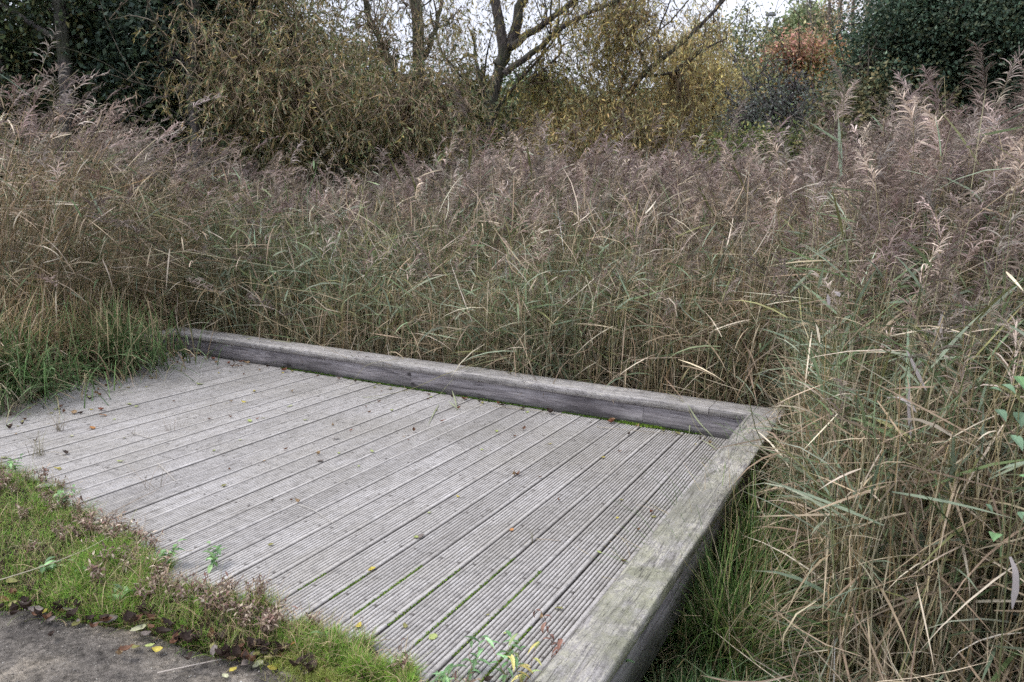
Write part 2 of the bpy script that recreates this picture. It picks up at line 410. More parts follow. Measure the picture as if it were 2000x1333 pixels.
for xa, xb_, s_ in ((-5.42, -3.9, .2), (-3.897, -2.05, .6), (-2.047, -.15, .35), (-.147, XO, .8)):
    timber(c, xa, xb_, YF+U(-.003, .003), YB, KH-CT, KH+U(-.0015, .0015), seed=s_, jit=.0014, bev=.005)
c.build('cap', M_CAPX, kb)
c = MB()
for xa, xb_, s_ in ((-5.35, -4.1, .1), (-4.098, -2.53, .7), (-2.528, -.6, .4), (-.598, XI+.05, .9)):
    timber(c, xa, xb_, YF+.022, YF+.068, -.06, KH-CT-.003, seed=s_, jit=.0012, bev=.003)
c.build('face_board', M_SIDEX, kb)
c = MB(); timber(c, -5.35, XO-.012, YB-.06, YB-.012, -.2, KH-CT-.003, seed=.3); c.build('rear_board', M_SIDEX, kb)
kr = empty('kerb', (0, 0, 0), None, None); kr.parent = PF; kr['label'] = 'side kerb nearest the camera with pale lichened cap'
c = MB()
timber(c, XI, XO, -1.99, YF-.003, KH-CT-.004, KH-.002, axis=1, seed=.55, bev=.009, jit=.003)
c.build('cap', M_CAPY, kr)
c = MB(); timber(c, XO-.068, XO-.022, -1.97, YF, -.09, KH-CT-.006, axis=1, seed=.15); c.build('outer_board', M_SIDEY, kr)
c = MB(); timber(c, XI+.012, XI+.058, -1.97, YF+.01, .003, KH-CT-.006, axis=1, seed=.85); c.build('inner_board', M_SIDEY, kr)
c = MB()
for y_ in (-1.55, -.6, .35, 1.12):
    c = MB(); c.box(XO-.17, XO-.07, y_-.05, y_+.05, -.5, KH-CT-.01, (.5, .5, .5)); c.build('post', M_SIDEY, kr)
for ch in kr.children:          # the side kerb narrows a little towards its near end
    for v in ch.data.vertices:
        if ch.name.startswith('post'): continue
        k_ = max(0, YF-v.co.y)/3.2
        v.co.x += -.022*k_ if v.co.x > .2 else .012*k_
kl = empty('kerb', (0, 0, 0), None, None); kl.parent = PF; kl['label'] = 'far left kerb half buried under overhanging grass'
c = MB(); timber(c, -5.42, -5.25, -.4, YF-.003, KH-CT, KH, axis=1, seed=.4); c.build('cap', M_CAPY, kl)
c = MB(); timber(c, -5.32, -5.27, -.4, YF-.003, -.06, KH-CT-.003, axis=1, seed=.2); c.build('face_board', M_SIDEY, kl)

# ------------------------------------------------------------------ moss
def blob_strip(b, p0, p1, w, h, n, cols):
    t = U(0, 1, n); P = p0+(p1-p0)*t[:, None]+np.stack([rng.normal(0, w, n), rng.normal(0, w, n), np.zeros(n)], 1)
    D = unit(rng.normal(0, .5, (n, 3))+np.array([0, 0, .7])); s_ = unit(np.cross(D, rng.normal(0, 1, (n, 3))))
    b.kites(P, D, s_, U(.5, 1, n)*h, U(.5, 1, n)*h*.7, pal(cols, n, var=.25))
MOSS = [(.10, .19, .02), (.15, .25, .03), (.06, .11, .02), (.2, .27, .05)]
mo = MB()
for k, y0, y1, n_ in ((6, -1.66, -1.42, 300), (5, -1.72, -1.25, 500), (4, -1.7, -1.2, 260), (3, -1.75, -1.0, 520), (2, -1.75, -1.05, 520), (1, -1.85, -1.45, 400), (7, -1.66, -1.5, 160)):
    x = -(k)*pitch
    blob_strip(mo, np.array([x, y0, -.0045]), np.array([x, y1, -.0045]), .0026, .010, int(n_*.8), MOSS)
for xa, xb_ in ((-3.9, -3.3), (-3.2, -2.2), (-2.1, -1.3), (-1.2, -.2)):
    blob_strip(mo, np.array([xa, YF+.012, 0.002]), np.array([xb_, YF+.012, .002]), .006, .016, int(1300*(xb_-xa)), [(.05, .10, .015), (.08, .15, .02), (.04, .05, .02)])
blob_strip(mo, np.array([-.75, YF+.008, 0.002]), np.array([-.45, YF+.008, .002]), .01, .02, 700, MOSS)
tag(mo.build('moss', M_GRASS), 'bright green moss in the decking gaps and along the foot of the kerb', 'moss', kind='stuff')

# ------------------------------------------------------------------ reeds
STEMC = [(.42, .34, .20), (.28, .22, .13), (.20, .21, .10), (.48, .41, .28), (.10, .10, .055), (.32, .22, .11)]
GREENC = [(.12, .17, .08), (.19, .24, .13), (.08, .12, .045), (.27, .31, .22), (.15, .20, .13), (.2, .2, .08), (.20, .25, .17)]
DRYC = [(.42, .34, .23), (.28, .21, .14), (.19, .14, .09), (.56, .48, .37), (.12, .09, .06), (.34, .26, .17)]
PLUMEC = [(.26, .205, .175), (.185, .142, .12), (.34, .28, .24), (.13, .096, .08), (.23, .18, .15)]
def reeds(bs, bl, bp_, base, H, leandir, lean, green, nleaf, plume, wleaf=.015, wstem=.0032, npl=26, plen=.22, wpl=.0085):
    n = len(base)
    K = 6; t = np.linspace(0, 1, K)
    cl = np.stack([np.cos(leandir), np.sin(leandir), np.zeros(n)], 1)
    wob = rng.normal(0, .012, (n, K, 3)); wob[:, 0] = 0
    def curve(tt):
        tt = np.asarray(tt); 
        o = base[:, None]+cl[:, None]*(lean*H)[:, None, None]*(tt**1.7)[..., None]
        o[..., 2] += H[:, None]*tt*(1-.32*(lean[:, None]*tt)**2)
        return o
    P = curve(np.broadcast_to(t, (n, K)))+wob
    R = np.broadcast_to(np.linspace(1, .5, K), (n, K))*(wstem*U(.7, 1.2, n))[:, None]
    gm = green[:, None]
    sc_ = pal(STEMC, n)*(1-gm*.45)+pal([(.17, .21, .09)], n)*gm*.45
    bs.tubes(P, R, sc_)
    if nleaf:
        for li in range(nleaf):
            tl = .26+.70*(li+U(0, 1, n))/nleaf
            a0 = curve(tl[:, None])[:, 0]
            az = leandir*.0+rng.choice([-.5, .5, 2.6, 3.6], n)+rng.normal(0, .9, n)
            el = U(.1, 1.1, n)-.5*(tl < .4); L = U(.2, .5, n)*(1-.3*(tl > .9)); W = wleaf*U(.5, 1.5, n)
            dead = (U(0, 1, n) > (green*.75*np.clip(tl*2.0, .15, 1.0)+.05))
            el = np.where(dead, el-U(.0, 1.3, n), el)
            K2 = 5; s_ = np.linspace(0, 1, K2)
            drp = U(.0, .75, n)**1.5
            ang = el[:, None]-drp[:, None]*(s_**1.5)[None]*1.5
            dx = np.cumsum(np.cos(ang), 1)-np.cos(ang[:, :1]); dz = np.cumsum(np.sin(ang), 1)-np.sin(ang[:, :1])
            hd = np.stack([np.cos(az), np.sin(az), np.zeros(n)], 1)
            Pl = a0[:, None]+(hd[:, None]*dx[..., None]+np.array([0, 0, 1.])*dz[..., None])*(L/(K2-1))[:, None, None]
            sd = unit(np.stack([-np.sin(az), np.cos(az), rng.normal(0, .7, n)], 1))
            Wk = W[:, None]*np.array([.45, 1., .85, .5, .04])
            Wk = np.where(dead[:, None], Wk*.65, Wk)
            cc = np.where(dead[:, None], pal(DRYC, n), pal(GREENC, n, var=.25))
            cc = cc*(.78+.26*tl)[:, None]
            ck = np.repeat(cc[:, None], K2, 1); ck[:, -1] = ck[:, -1]*.5+np.array([.2, .16, .1])*.5
            keep = U(0, 1, n) < .92
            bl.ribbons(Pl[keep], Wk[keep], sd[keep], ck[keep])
    ip = np.where(plume)[0]
    if len(ip) and npl:
        tip = P[ip, -1]; T = unit(P[ip, -1]-P[ip, -2]); m_ = len(ip)
        pl = plen*U(.75, 1.25, m_); pc = pal(PLUMEC, m_, var=.36)
        nod = leandir[ip]+rng.normal(0, .7, m_)
        nd = np.stack([np.cos(nod), np.sin(nod), np.zeros(m_)], 1)
        for q in range(npl):
            s0 = q/npl
            o = tip-T*(pl*(.25-1.05*s0+.0))[:, None]+nd*(pl*.35*s0**2)[:, None]
            o[:, 2] -= pl*.18*s0**2
            az = nod+rng.normal(0, 1.25, m_); e = U(.55, 1.35, m_)+.25*s0
            L = pl*(.50-.30*s0)*U(.6, 1.2, m_)
            s_ = np.linspace(0, 1, 4)
            ang = e[:, None]-1.3*s_[None]**1.2*U(.5, 1.1, m_)[:, None]
            h = np.stack([np.cos(az), np.sin(az), np.zeros(m_)], 1)
            dx = np.cumsum(np.cos(ang), 1)-np.cos(ang[:, :1]); dz = np.cumsum(np.sin(ang), 1)-np.sin(ang[:, :1])
            Pq = o[:, None]+(h[:, None]*dx[..., None]+np.array([0, 0, 1.])*dz[..., None])*(L/3)[:, None, None]
            sd = unit(rng.normal(0, 1, (m_, 3)))
            bp_.ribbons(Pq, np.array([.4, 1., .8, .1])[None]*(wpl*U(.6, 1.3, m_))[:, None], sd, pc*U(.75, 1.25, (m_, 1)))

# where reeds stand, seen as polar coordinates around the photographer
def azim(x, y): return np.arctan2(x-CAM[0], y-CAM[1])
def px_of(az):                     # photo column of an azimuth (on the horizon)
    return 1000+FPX*np.tan(az-YAW)/math.cos(PITCH)
def reed_height(x, y):
    px = px_of(np.clip(azim(x, y), -1.35, .5))
    f = np.interp(px, [-300, 0, 200, 400, 520, 620, 720, 850, 1050, 1250, 1500, 1700, 2000, 2600],
                      [2.15, 2.15, 2.05, 1.95, 1.75, 1.58, 1.72, 2.0, 2.08, 2.0, 1.92, 2.02, 2.1, 2.2])
    return f
def bed_edge(az):                  # how far off the front of the bed stands in each direction
    return np.interp(px_of(np.clip(az, -1.3, .5)), [-300, 0, 340, 1000, 1500, 1600, 1800, 2100], [6.0, 6.6, 7.6, 6.2, 5.1, 3.0, 2.4, 2.3])
def bed_top(x, y):
    d = np.hypot(x-CAM[0], y-CAM[1]); az = azim(x, y); px = px_of(np.clip(az, -1.3, .5))
    span = np.interp(px, [0, 340, 1000, 1500, 1700, 2100], [1.6, 1.8, 2.6, 3.0, 3.2, 3.0])
    lo = np.interp(px, [0, 340, 1000, 1500, 1700, 2100], [1.15, 1.05, 1.0, .95, .75, .85])
    f = np.clip((d-bed_edge(az))/span, 0, 1)
    return lo+(reed_height(x, y)-lo)*f**.8
def bed_depth(x, y):
    return .10+.9*np.clip((np.hypot(x-CAM[0], y-CAM[1])-bed_edge(azim(x, y))-.5)/1.7, 0, 1)
def in_bed(x, y):
    g = vnoise(x, y, .35, 2)
    back = (y > YB+.04+.1*g)
    right = (x > XO+.05+.18*g+.34*sstep(.6, -1.0, y)) & (y > -1.25+.25*g+(x-.3)*.1)
    left = (x < -5.5-.1*g) & (y > -.75+.3*g-.1*(x+5.5))
    d = np.hypot(x-CAM[0], y-CAM[1])
    az = azim(x, y)
    return (back | right | left) & (d > 2.5) & (az < .28) & (az > -1.2)
def scatter(n, x0, x1, y0, y1, cond):
    out = []
    tot = 0
    while tot < n:
        p = np.stack([U(x0, x1, n), U(y0, y1, n)], 1); p = p[cond(p[:, 0], p[:, 1])]
        out.append(p); tot += len(p)
    return np.concatenate(out)[:n]
def dist(x, y): return np.hypot(x-CAM[0], y-CAM[1])
def greenness(x, y):
    px = px_of(azim(x, y))
    g = np.interp(px, [-200, 250, 400, 600, 850, 1100, 1400, 1700, 2100], [.15, .3, .85, .9, .65, .5, .35, .55, .7])
    return np.clip(g+.5*(vnoise(x, y, .7, 4)-.5), .02, .95)
def lean_of(x, y, n):
    px = px_of(azim(x, y))
    l = np.interp(px, [-200, 250, 420, 800, 2000], [.42, .36, .20, .11, .11])
    return np.abs(l*np.exp(rng.normal(0, .55, n)))
bs, bl, bp_ = MB(), MB(), MB()
def grow(n, cond, nleaf, npl, wl, x0=-12, x1=3.4, y0=-1.6, y1=10.5, prob=.8, hs=1., plen=.23, wpl=.0085):
    p = scatter(n, x0, x1, y0, y1, cond)
    z = ground_z(p[:, 0], p[:, 1])
    top = bed_top(p[:, 0], p[:, 1])
    H = (top+.42)*np.where(U(0, 1, n) < .06, U(1.02, 1.15, n), np.clip(1-np.abs(rng.normal(0, .13, n)), .45, 1.))*hs
    ld = rng.normal(.3, 1.1, n)
    reeds(bs, bl, bp_, np.stack([p[:, 0], p[:, 1], z-.02], 1), H, ld, lean_of(p[:, 0], p[:, 1], n), greenness(p[:, 0], p[:, 1]),
          nleaf, U(0, 1, n) < prob*bed_depth(p[:, 0], p[:, 1]), wleaf=wl, npl=npl, plen=plen, wpl=wpl)
grow(2600, lambda x, y: in_bed(x, y) & (dist(x, y) < 6.3), 9, 40, .012, wpl=.0058, plen=.26)
grow(4200, lambda x, y: in_bed(x, y) & (dist(x, y) >= 6.3) & (dist(x, y) < 9.2) & (px_of(azim(x, y)) > -260), 8, 26, .014, wpl=.0095, plen=.29)
grow(2200, lambda x, y: in_bed(x, y) & (dist(x, y) >= 9.2) & (dist(x, y) < 12.5) & (px_of(azim(x, y)) > -260), 5, 16, .02, prob=.95, wpl=.011, plen=.30)
# short dead stems standing at the front of the bed
p = scatter(6000, -7, 3, -1.5, 4, lambda x, y: in_bed(x, y) & (dist(x, y) < bed_edge(azim(x, y))+1.3) & (px_of(azim(x, y)) > -100)); n_ = len(p)
reeds(bs, bl, bp_, np.stack([p[:, 0], p[:, 1], ground_z(p[:, 0], p[:, 1])-.02], 1), U(.45, 1.25, n_), U(0, 6.28, n_), np.abs(rng.normal(0, .14, n_)), greenness(p[:, 0], p[:, 1])*.25, 2, np.zeros(n_, bool), wleaf=.010, wstem=.0042)
# thatch: broken dead stems and leaves that fill the lower half
def thatch(b, n, cond, zmax=1.0, Lr=(.2, .7), w=.0055, cols=DRYC, steep=(.3, 1.4), **kw):
    p = scatter(n, -12, 3.4, -1.6, 10, cond)
    z0 = ground_z(p[:, 0], p[:, 1])+U(0, 1, n)**1.3*zmax
    az = U(0, 2*PI, n); el = U(*steep, n)*rng.choice([1, 1, 1, -1], n); L = U(*Lr, n)
    s_ = np.linspace(-.5, .5, 4); curl = rng.normal(0, .5, n)
    ang = el[:, None]+curl[:, None]*s_[None]*2
    h = np.stack([np.cos(az), np.sin(az), np.zeros(n)], 1)
    dx = np.cumsum(np.cos(ang), 1); dz = np.cumsum(np.sin(ang), 1)
    P = np.concatenate([p, z0[:, None]], 1)[:, None]+(h[:, None]*dx[..., None]+np.array([0, 0, 1.])*dz[..., None])*(L/4)[:, None, None]
    P[..., 2] -= np.sin(el)[:, None]*(L*.3)[:, None]
    g = greenness(p[:, 0], p[:, 1])*.35
    c = np.where((U(0, 1, n) < g)[:, None], pal(GREENC, n), pal(cols, n, var=.3))
    b.ribbons(P, np.array([.6, 1, .9, .2])[None]*(w*U(.5, 1.3, n))[:, None], unit(rng.normal(0, 1, (n, 3))), c)
thatch(bl, 11000, lambda x, y: in_bed(x, y) & (dist(x, y) < 6.5) & (px_of(azim(x, y)) > -260), zmax=1.15)
thatch(bl, 15000, lambda x, y: in_bed(x, y) & (dist(x, y) >= 5) & (dist(x, y) < 8.5) & (px_of(azim(x, y)) > -260), zmax=1.9, w=.008)
STEMS = bs; 
rb = MB()
for q in (bs, bl, bp_):
    rb.V += q.V; rb.C += q.C
    off = rb.n; rb.F += [f+off for f in q.F]; rb.n += q.n
tag(rb.build('reed_bed', M_REED), 'dense bed of tall autumn reeds with mauve brown plumes around the platform', 'reeds', kind='stuff')

#PART2
def poly(pts, K, jit=.0):
    pts = np.array(pts, float); s = np.concatenate([[0], np.cumsum(np.linalg.norm(np.diff(pts, axis=0), axis=1))]); s /= s[-1]
    t = np.linspace(0, 1, K); P = np.stack([np.interp(t, s, pts[:, i]) for i in range(3)], 1)
    P[1:-1] = P[1:-1]*.5+(P[:-2]+P[2:])*.25
    if jit:
        nz = rng.normal(0, jit, (K, 3)); nz[0] = 0; P = P+nz
    return P
# ------------------------------------------------------------------ single reeds
def reed_thing(name, base, H, label, group=None, plume=True, lean=.15, ld=0., green=.5, npl=56, plen=.22, nleaf=8, wpl=.0055):
    r = empty(name, base, label, 'reed', group)
    a, b_, c_ = MB(), MB(), MB()
    reeds(a, b_, c_, np.zeros((1, 3)), np.array([H]), np.array([ld]), np.array([lean]), np.array([green]), nleaf, np.array([plume]), wleaf=.018, npl=npl, plen=plen, wstem=.0034, wpl=wpl)
    a.build('stem', M_REED, r); b_.build('foliage', M_REED, r)
    if plume: c_.build('plume', M_REED, r)
    return r
def copy_tree(o, loc, rz, s, parent=None):
    c = o.copy(); COL.objects.link(c)
    if parent is None:
        c.location = tuple(float(v) for v in loc); c.rotation_euler = (0, 0, rz); c.scale = (s, s, s)
    else: c.parent = parent
    for ch in list(o.children):
        copy_tree(ch, None, 0, 1, c)
    return c
def fix_inverse(o): pass
GR = 'tall reeds with plumes standing along the front of the reed bed'
LR = 'tall autumn reed with mauve brown plume standing in the dense reed bed'
protos = []
pr_pts = scatter(240, -9, 2.4, -1.1, 7, lambda x, y: in_bed(x, y) & (U(0, 1, len(x)) < bed_depth(x, y)-.05) & (dist(x, y) < 8.6) & (dist(x, y) > 3.3) & (px_of(azim(x, y)) > -20) & (px_of(azim(x, y)) < 2000))
for i, (x, y) in enumerate(pr_pts):
    z = float(ground_z(x, y)); H = float(bed_top(x, y)+.42)*U(.9, 1.06)
    if i < 8:
        protos.append((reed_thing('reed', (x, y, z), H, LR, GR, lean=U(.05, .35), ld=U(0, 6), green=U(.3, .8)), H))
    else:
        o, H0 = protos[i % 8]
        copy_tree(o, (x, y, z), U(0, 6.28), H/H0)
for px, py, d, lab in ((1690, 158, 5.2, 'tallest reed plume right of centre, standing clear against the dark ivy covered tree'),
                       (1600, 205, 5.4, 'lone pale reed plume rising left of the dark ivy covered tree'),
                       (1835, 188, 5.4, 'reed plume with upright tip in front of the middle of the ivy covered tree'),
                       (1872, 178, 5.0, 'reed plume standing just left of the rightmost tall plume, against the ivy'),
                       (1958, 150, 4.6, 'rightmost tall dark reed plume at the right edge of the photo'),
                       (1238, 240, 7.8, 'single narrow reed plume rising above the bed below the leaning willow'),
                       (938, 200, 7.4, 'lone drooping reed plume in front of the forked willow trunk'),
                       (1030, 250, 8.2, 'slender reed plume standing right of the forked willow trunk'),
                       (1405, 235, 7.2, 'pair-topped reed plume below the yellow willow branches')):
    p = at(px, py, d); g = float(ground_z(p[0], p[1]))
    H = p[2]-g-.06
    reed_thing('reed', (p[0], p[1], g), H, lab, lean=.05, ld=U(0, 6), green=.6, npl=90, plen=.29, wpl=.0055)
# reeds that carry a bleached, twisted leaf
for k, (pts, d, wd, lab) in enumerate((
        ([(1842, 608), (1836, 628), (1838, 648), (1841, 660)], 3.3, .020, 'reed with a small white hanging leaf in the upper right of the bed'),
        ([(1770, 682), (1783, 710), (1798, 742), (1810, 765)], 3.1, .018, 'reed with a long straight bleached leaf beside the right kerb corner'),
        ([(1733, 777), (1758, 776), (1776, 788), (1790, 806)], 2.9, .022, 'reed with an arched silvery leaf right of the kerb corner'),
        ([(1777, 750), (1774, 790), (1777, 825), (1779, 858)], 2.9, .016, 'reed with a narrow white leaf hanging straight down right of the kerb corner'),
        ([(1973, 1088), (1984, 1115), (1984, 1150), (1977, 1190)], 2.5, .03, 'reed with a broad white dead leaf at the lower right edge'),
        ([(1616, 575), (1618, 585), (1620, 597)], 3.6, .022, 'reed with a tiny white leaf scrap behind the kerb corner'),
        ([(1630, 570), (1637, 573), (1640, 580)], 3.6, .025, 'reed with a white folded leaf tip behind the kerb corner'))):
    P = np.array([at(x, y, d) for x, y in pts]); q = P[0]
    g = float(ground_z(q[0], q[1])); base = np.array([q[0]+.05, q[1]+.08, g])
    r = empty('reed', base, lab, 'reed')
    K = 6; t = np.linspace(0, 1, K)[:, None]; top = q+np.array([.05, .05, .35])
    S_ = base*(1-t)+top*t; S_[:, 0] += .03*np.sin(t[:, 0]*PI); S_[4] = q*.9+S_[4]*.1
    a = MB(); a.tubes((S_-base)[None], np.linspace(.003, .0015, K)[None], np.array([.26, .24, .14])); a.build('stem', M_REED, r)
    a = MB(); n_ = len(P)
    P = poly(P, 11); n_ = 11; wk = np.interp(np.linspace(0, 1, n_), [0, .3, .7, 1], [.3, .8, 1, .15])*wd*.75
    a.ribbons((P-base)[None], wk[None], unit(RX*.8+np.array([[0, 0, .3]])), np.array([.42, .37, .36])); l = a.build('leaf', M_DRY, r); l['label'] = 'bleached white dead leaf'

# ------------------------------------------------------------------ trees
def fork(limbs, P, r0, depth, spread=.7, up=.25, rmin=.006, n=(3, 5)):
    """side branches along a limb, recursively"""
    if depth == 0 or r0 < rmin: return
    Ls = np.linalg.norm(P[-1]-P[0])
    for _ in range(rng.integers(n[0], n[1]+1)):
        i = rng.integers(len(P)//3, len(P)); i = min(i, len(P)-2)
        D = unit(P[i+1]-P[i]); d = unit(D+rng.normal(0, spread, 3)+np.array([0, 0, up]))
        L = Ls*U(.3, .6); K = 7; Q = [P[i]]
        for k in range(K-1):
            d = unit(d+rng.normal(0, .16, 3)+np.array([0, 0, up*.12])); Q.append(Q[-1]+d*L/(K-1))
        Q = np.array(Q); r = r0*U(.35, .55)
        limbs.append((Q, r, r*.25)); fork(limbs, Q, r, depth-1, spread, up, rmin, n)
def tree(name, label, cat, base, limbs=(), blobs=(), leaf=(.07, .04), lc=None, per=34, spread=.28, droop=0., twig=.35, bark=(.09, .075, .06),
         branch=0, tipclump=0, hang=0, twigc=None, group=None, trans=None, shell=.45, bup=.25, bspr=.7, light=1.):
    base = np.array(base, float); r = empty(name, base, label, cat, group)
    L = []
    for pts, r0, r1 in limbs:
        P = poly(pts, 14, r0*.22); L.append((P, r0, r1))
    for P, r0, r1 in list(L):
        if branch: fork(L, P, (r0+r1)*.5, branch, bspr, bup)
    if L:
        tb = MB()
        for P, r0, r1 in L:
            big = r0 > .05
            tb.tubes((P-base)[None], np.linspace(r0, r1, len(P))[None], np.array(bark)*U(.8, 1.2), S=9 if big else (5 if r0 > .015 else 3))
        tb.build('trunk', M_BARK, r, smooth=True)
    cs, sz = [], []
    for c, rad, nC in blobs:
        v = unit(rng.normal(0, 1, (nC, 3))); rr = U(0, 1, nC)**shell
        nz = 1.05+.38*np.sin(v[:, 0]*5+c[0])*np.cos(v[:, 2]*6+c[1])+.12*rng.normal(0, 1, nC)+.22*(U(0, 1, nC) < .06)
        cs.append(np.array(c)+v*np.array(rad)*(rr*nz)[:, None])
    if tipclump and L:
        tips = [P[-1]+rng.normal(0, .12, 3) for P, r0, r1 in L for _ in range(tipclump) if r0 < .06]
        mids = [P[rng.integers(3, len(P))]+rng.normal(0, .15, 3) for P, r0, r1 in L for _ in range(tipclump) if r0 < .06]
        if tips: cs.append(np.array(tips)); cs.append(np.array(mids))
    if not cs: return r
    C = np.concatenate(cs); C = C[C[:, 2] > -.35]; M = len(C); tw = None
    if twig and L:
        A = np.concatenate([P[4:] for P, _, _ in L]); ti = np.where(U(0, 1, M) < twig)[0]
        if len(ti):
            ti = ti[:2500]
            sub = A[rng.choice(len(A), min(len(A), 500), replace=False)]
            d2 = ((C[ti][:, None]-sub[None])**2).sum(-1)+rng.exponential(.4, (len(ti), len(sub)))
            S0 = sub[d2.argmin(1)]; far = np.linalg.norm(C[ti]-S0, axis=1) < 2.6
            S0 = S0[far]; E0 = C[ti][far]
            t = np.linspace(0, 1, 6)[None, :, None]
            Pt = S0[:, None]*(1-t)+E0[:, None]*t+rng.normal(0, .05, (len(S0), 6, 3))*np.sin(t*PI); Pt[..., 2] += (.12*np.sin(t*PI))[..., 0]
            tw = (Pt-base, np.broadcast_to(np.linspace(.012, .004, 6), Pt.shape[:2]), pal([twigc or bark], len(S0))*.5)
    cr = MB(); cc = np.exp(rng.normal(-.05, .3, (M, 1)))
    if tw: cr.tubes(*tw, S=3)
    if hang:                     # slender hanging shoots with leaves along them
        S_ = np.linspace(0, 1, 6); nH = M*hang; ci = np.repeat(np.arange(M), hang)
        h0 = C[ci]+rng.normal(0, spread, (nH, 3)); az = U(0, 2*PI, nH); LL = U(.25, .8, nH); outw = U(.1, .9, nH)
        P = h0[:, None]+np.stack([np.cos(az), np.sin(az), az*0], 1)[:, None]*(LL*outw)[:, None, None]*S_[None, :, None]
        P[..., 2] += (LL*.25)[:, None]*np.sin(S_*PI)[None]*1.-(LL*droop)[:, None]*S_[None]**1.6
        P += rng.normal(0, .012, P.shape)
        cr.ribbons(P-base, np.broadcast_to(np.array([.008, .007, .006, .005, .004, .003]), P.shape[:2]), unit(rng.normal(0, 1, (nH, 3))), pal([twigc or bark], nH, var=.3))
        li = np.repeat(np.arange(nH), per); tk = U(.1, 1, len(li)); f = tk*5; k0 = np.minimum(f.astype(int), 4); fr = (f-k0)[:, None]
        B = P[li, k0]*(1-fr)+P[li, k0+1]*fr
        T = unit(P[li, k0+1]-P[li, k0]); ci = ci[li]
        D = unit(T+rng.normal(0, .55, B.shape)+np.array([0, 0, -.25*droop]))
    else:
        ci = np.repeat(np.arange(M), per)
        B = C[ci]+rng.normal(0, spread, (len(ci), 3))*np.array([1, 1, .75])
        D = unit(rng.normal(0, 1, B.shape)+np.array([0, 0, -.5*droop]))
    sd = unit(np.cross(D, rng.normal(0, 1, D.shape)+np.array([0, 0, .8])))
    nL = len(B); ll = leaf[0]*U(.6, 1.25, nL)
    col = pal(lc, nL, var=.22)*cc[ci]*light
    cr.kites(B-base, D, sd, ll, ll*leaf[1]/leaf[0]*U(.7, 1.2, nL), col, bend=.08)
    cr.build('crown', M_LEAF, r)
    return r
def B_(px, py, d, rpx, rpy, n, rd=None):
    c = at(px, py, d); k = d/FPX
    return (c, (rpx*k, (rd if rd else (rpx+rpy)*.5*k), rpy*k), n)
def TR(d, *pts, dd=0.):
    return [at(x, y, d+dd*i) for i, (x, y) in enumerate(pts)]
def foot(px, d):
    p = at(px, 300, d); return np.array([p[0], p[1], float(ground_z(p[0], p[1]))])
DK = [(.035, .055, .025), (.045, .065, .03), (.025, .04, .02), (.085, .08, .03), (.035, .055, .04), (.06, .08, .03)]
def dark_tree(px, d, rad, lab, pts, blobs, lc=DK, **k):
    f = foot(px, d); L = [([f]+TR(d, *pts), rad, rad*.6)]
    return tree('woodland_tree', lab, 'tree', f, L, blobs, leaf=(.085, .05), lc=lc, branch=2, bark=(.085, .078, .072), group='dark trees of the wood on the left', **k)
dark_tree(118, 12.5, .115, 'dark woodland tree with straight grey trunk, left of its neighbours', [(126, 200), (120, 90), (112, 0), (108, -160)],
          [B_(60, -40, 13, 150, 120, 190), B_(190, 20, 13.5, 110, 110, 220)], twig=.2, per=36)
dark_tree(378, 11.5, .085, 'woodland tree with pale grey trunk and broken stub beside the orange willow', [(380, 230), (372, 150), (378, 90), (384, 20), (380, -120)],
          [B_(330, 30, 12.5, 110, 110, 240), B_(300, 150, 12.8, 90, 60, 150), B_(400, -60, 12, 80, 90, 120)], twig=.3, per=36,
          lc=[(.024, .042, .026), (.03, .05, .034), (.02, .034, .026), (.035, .055, .03)])
dark_tree(5, 13.5, .07, 'thin dark woodland tree at the left edge of the photo', [(6, 180), (2, 80), (0, -60)], [B_(-60, 60, 14, 130, 120, 240), B_(30, 120, 14.5, 70, 60, 110)], twig=.2, per=34)
dark_tree(188, 14.5, .055, 'thin dark trunk standing between the two larger woodland trunks', [(190, 230), (186, 120), (176, 20), (170, -60)],
          [B_(200, 110, 15, 110, 90, 260), B_(110, 150, 15.2, 80, 60, 160)], twig=.2, per=34)
tree('undergrowth_shrub', 'dark green evergreen shrub filling the foot of the wood', 'shrub', foot(250, 14), [([foot(250, 14)]+TR(14, (255, 230), (250, 170)), .04, .02)],
     [B_(180, 215, 14, 170, 45, 240), B_(350, 220, 13, 110, 50, 200), B_(20, 190, 14, 100, 50, 150)], leaf=(.09, .055), lc=DK, per=36, branch=1, twig=.15)

WIL = [(.17, .15, .05), (.22, .16, .07), (.13, .15, .06), (.09, .13, .05), (.20, .18, .08), (.26, .19, .07), (.18, .20, .12), (.06, .09, .04)]
fw = foot(800, 12)
tree('willow', 'large orange brown willow with tangled twiggy shoots left of the forked willow', 'tree', fw,
     [([fw]+TR(12, (812, 250), (815, 120), (818, 40), (812, -60)), .13, .08), ([fw]+TR(12, (700, 230), (620, 150), (560, 60), (540, -60), dd=-.15), .09, .03),
      (TR(12, (812, 200), (760, 120), (720, 30), (700, -60)), .06, .03), (TR(12, (820, 140), (850, 60), (870, -40)), .05, .02),
      ([fw]+TR(12, (640, 290), (520, 230), (450, 170), (420, 120), dd=-.15), .07, .02), (TR(11.6, (560, 180), (500, 90), (470, -10)), .05, .02)],
     [B_(560, 80, 11.8, 150, 130, 250), B_(640, 210, 11.2, 200, 80, 400), B_(500, 180, 11, 100, 90, 180), B_(770, 90, 12, 120, 140, 130), B_(840, 230, 11.5, 100, 60, 150), B_(640, -60, 12, 200, 80, 50), B_(470, 10, 11.8, 90, 80, 120)],
     leaf=(.085, .017), lc=WIL, per=11, hang=3, droop=.35, spread=.34, twigc=(.28, .21, .14), bark=(.13, .11, .085), branch=2, twig=1., bspr=.9, bup=.1, light=.70)
ff = foot(948, 14)
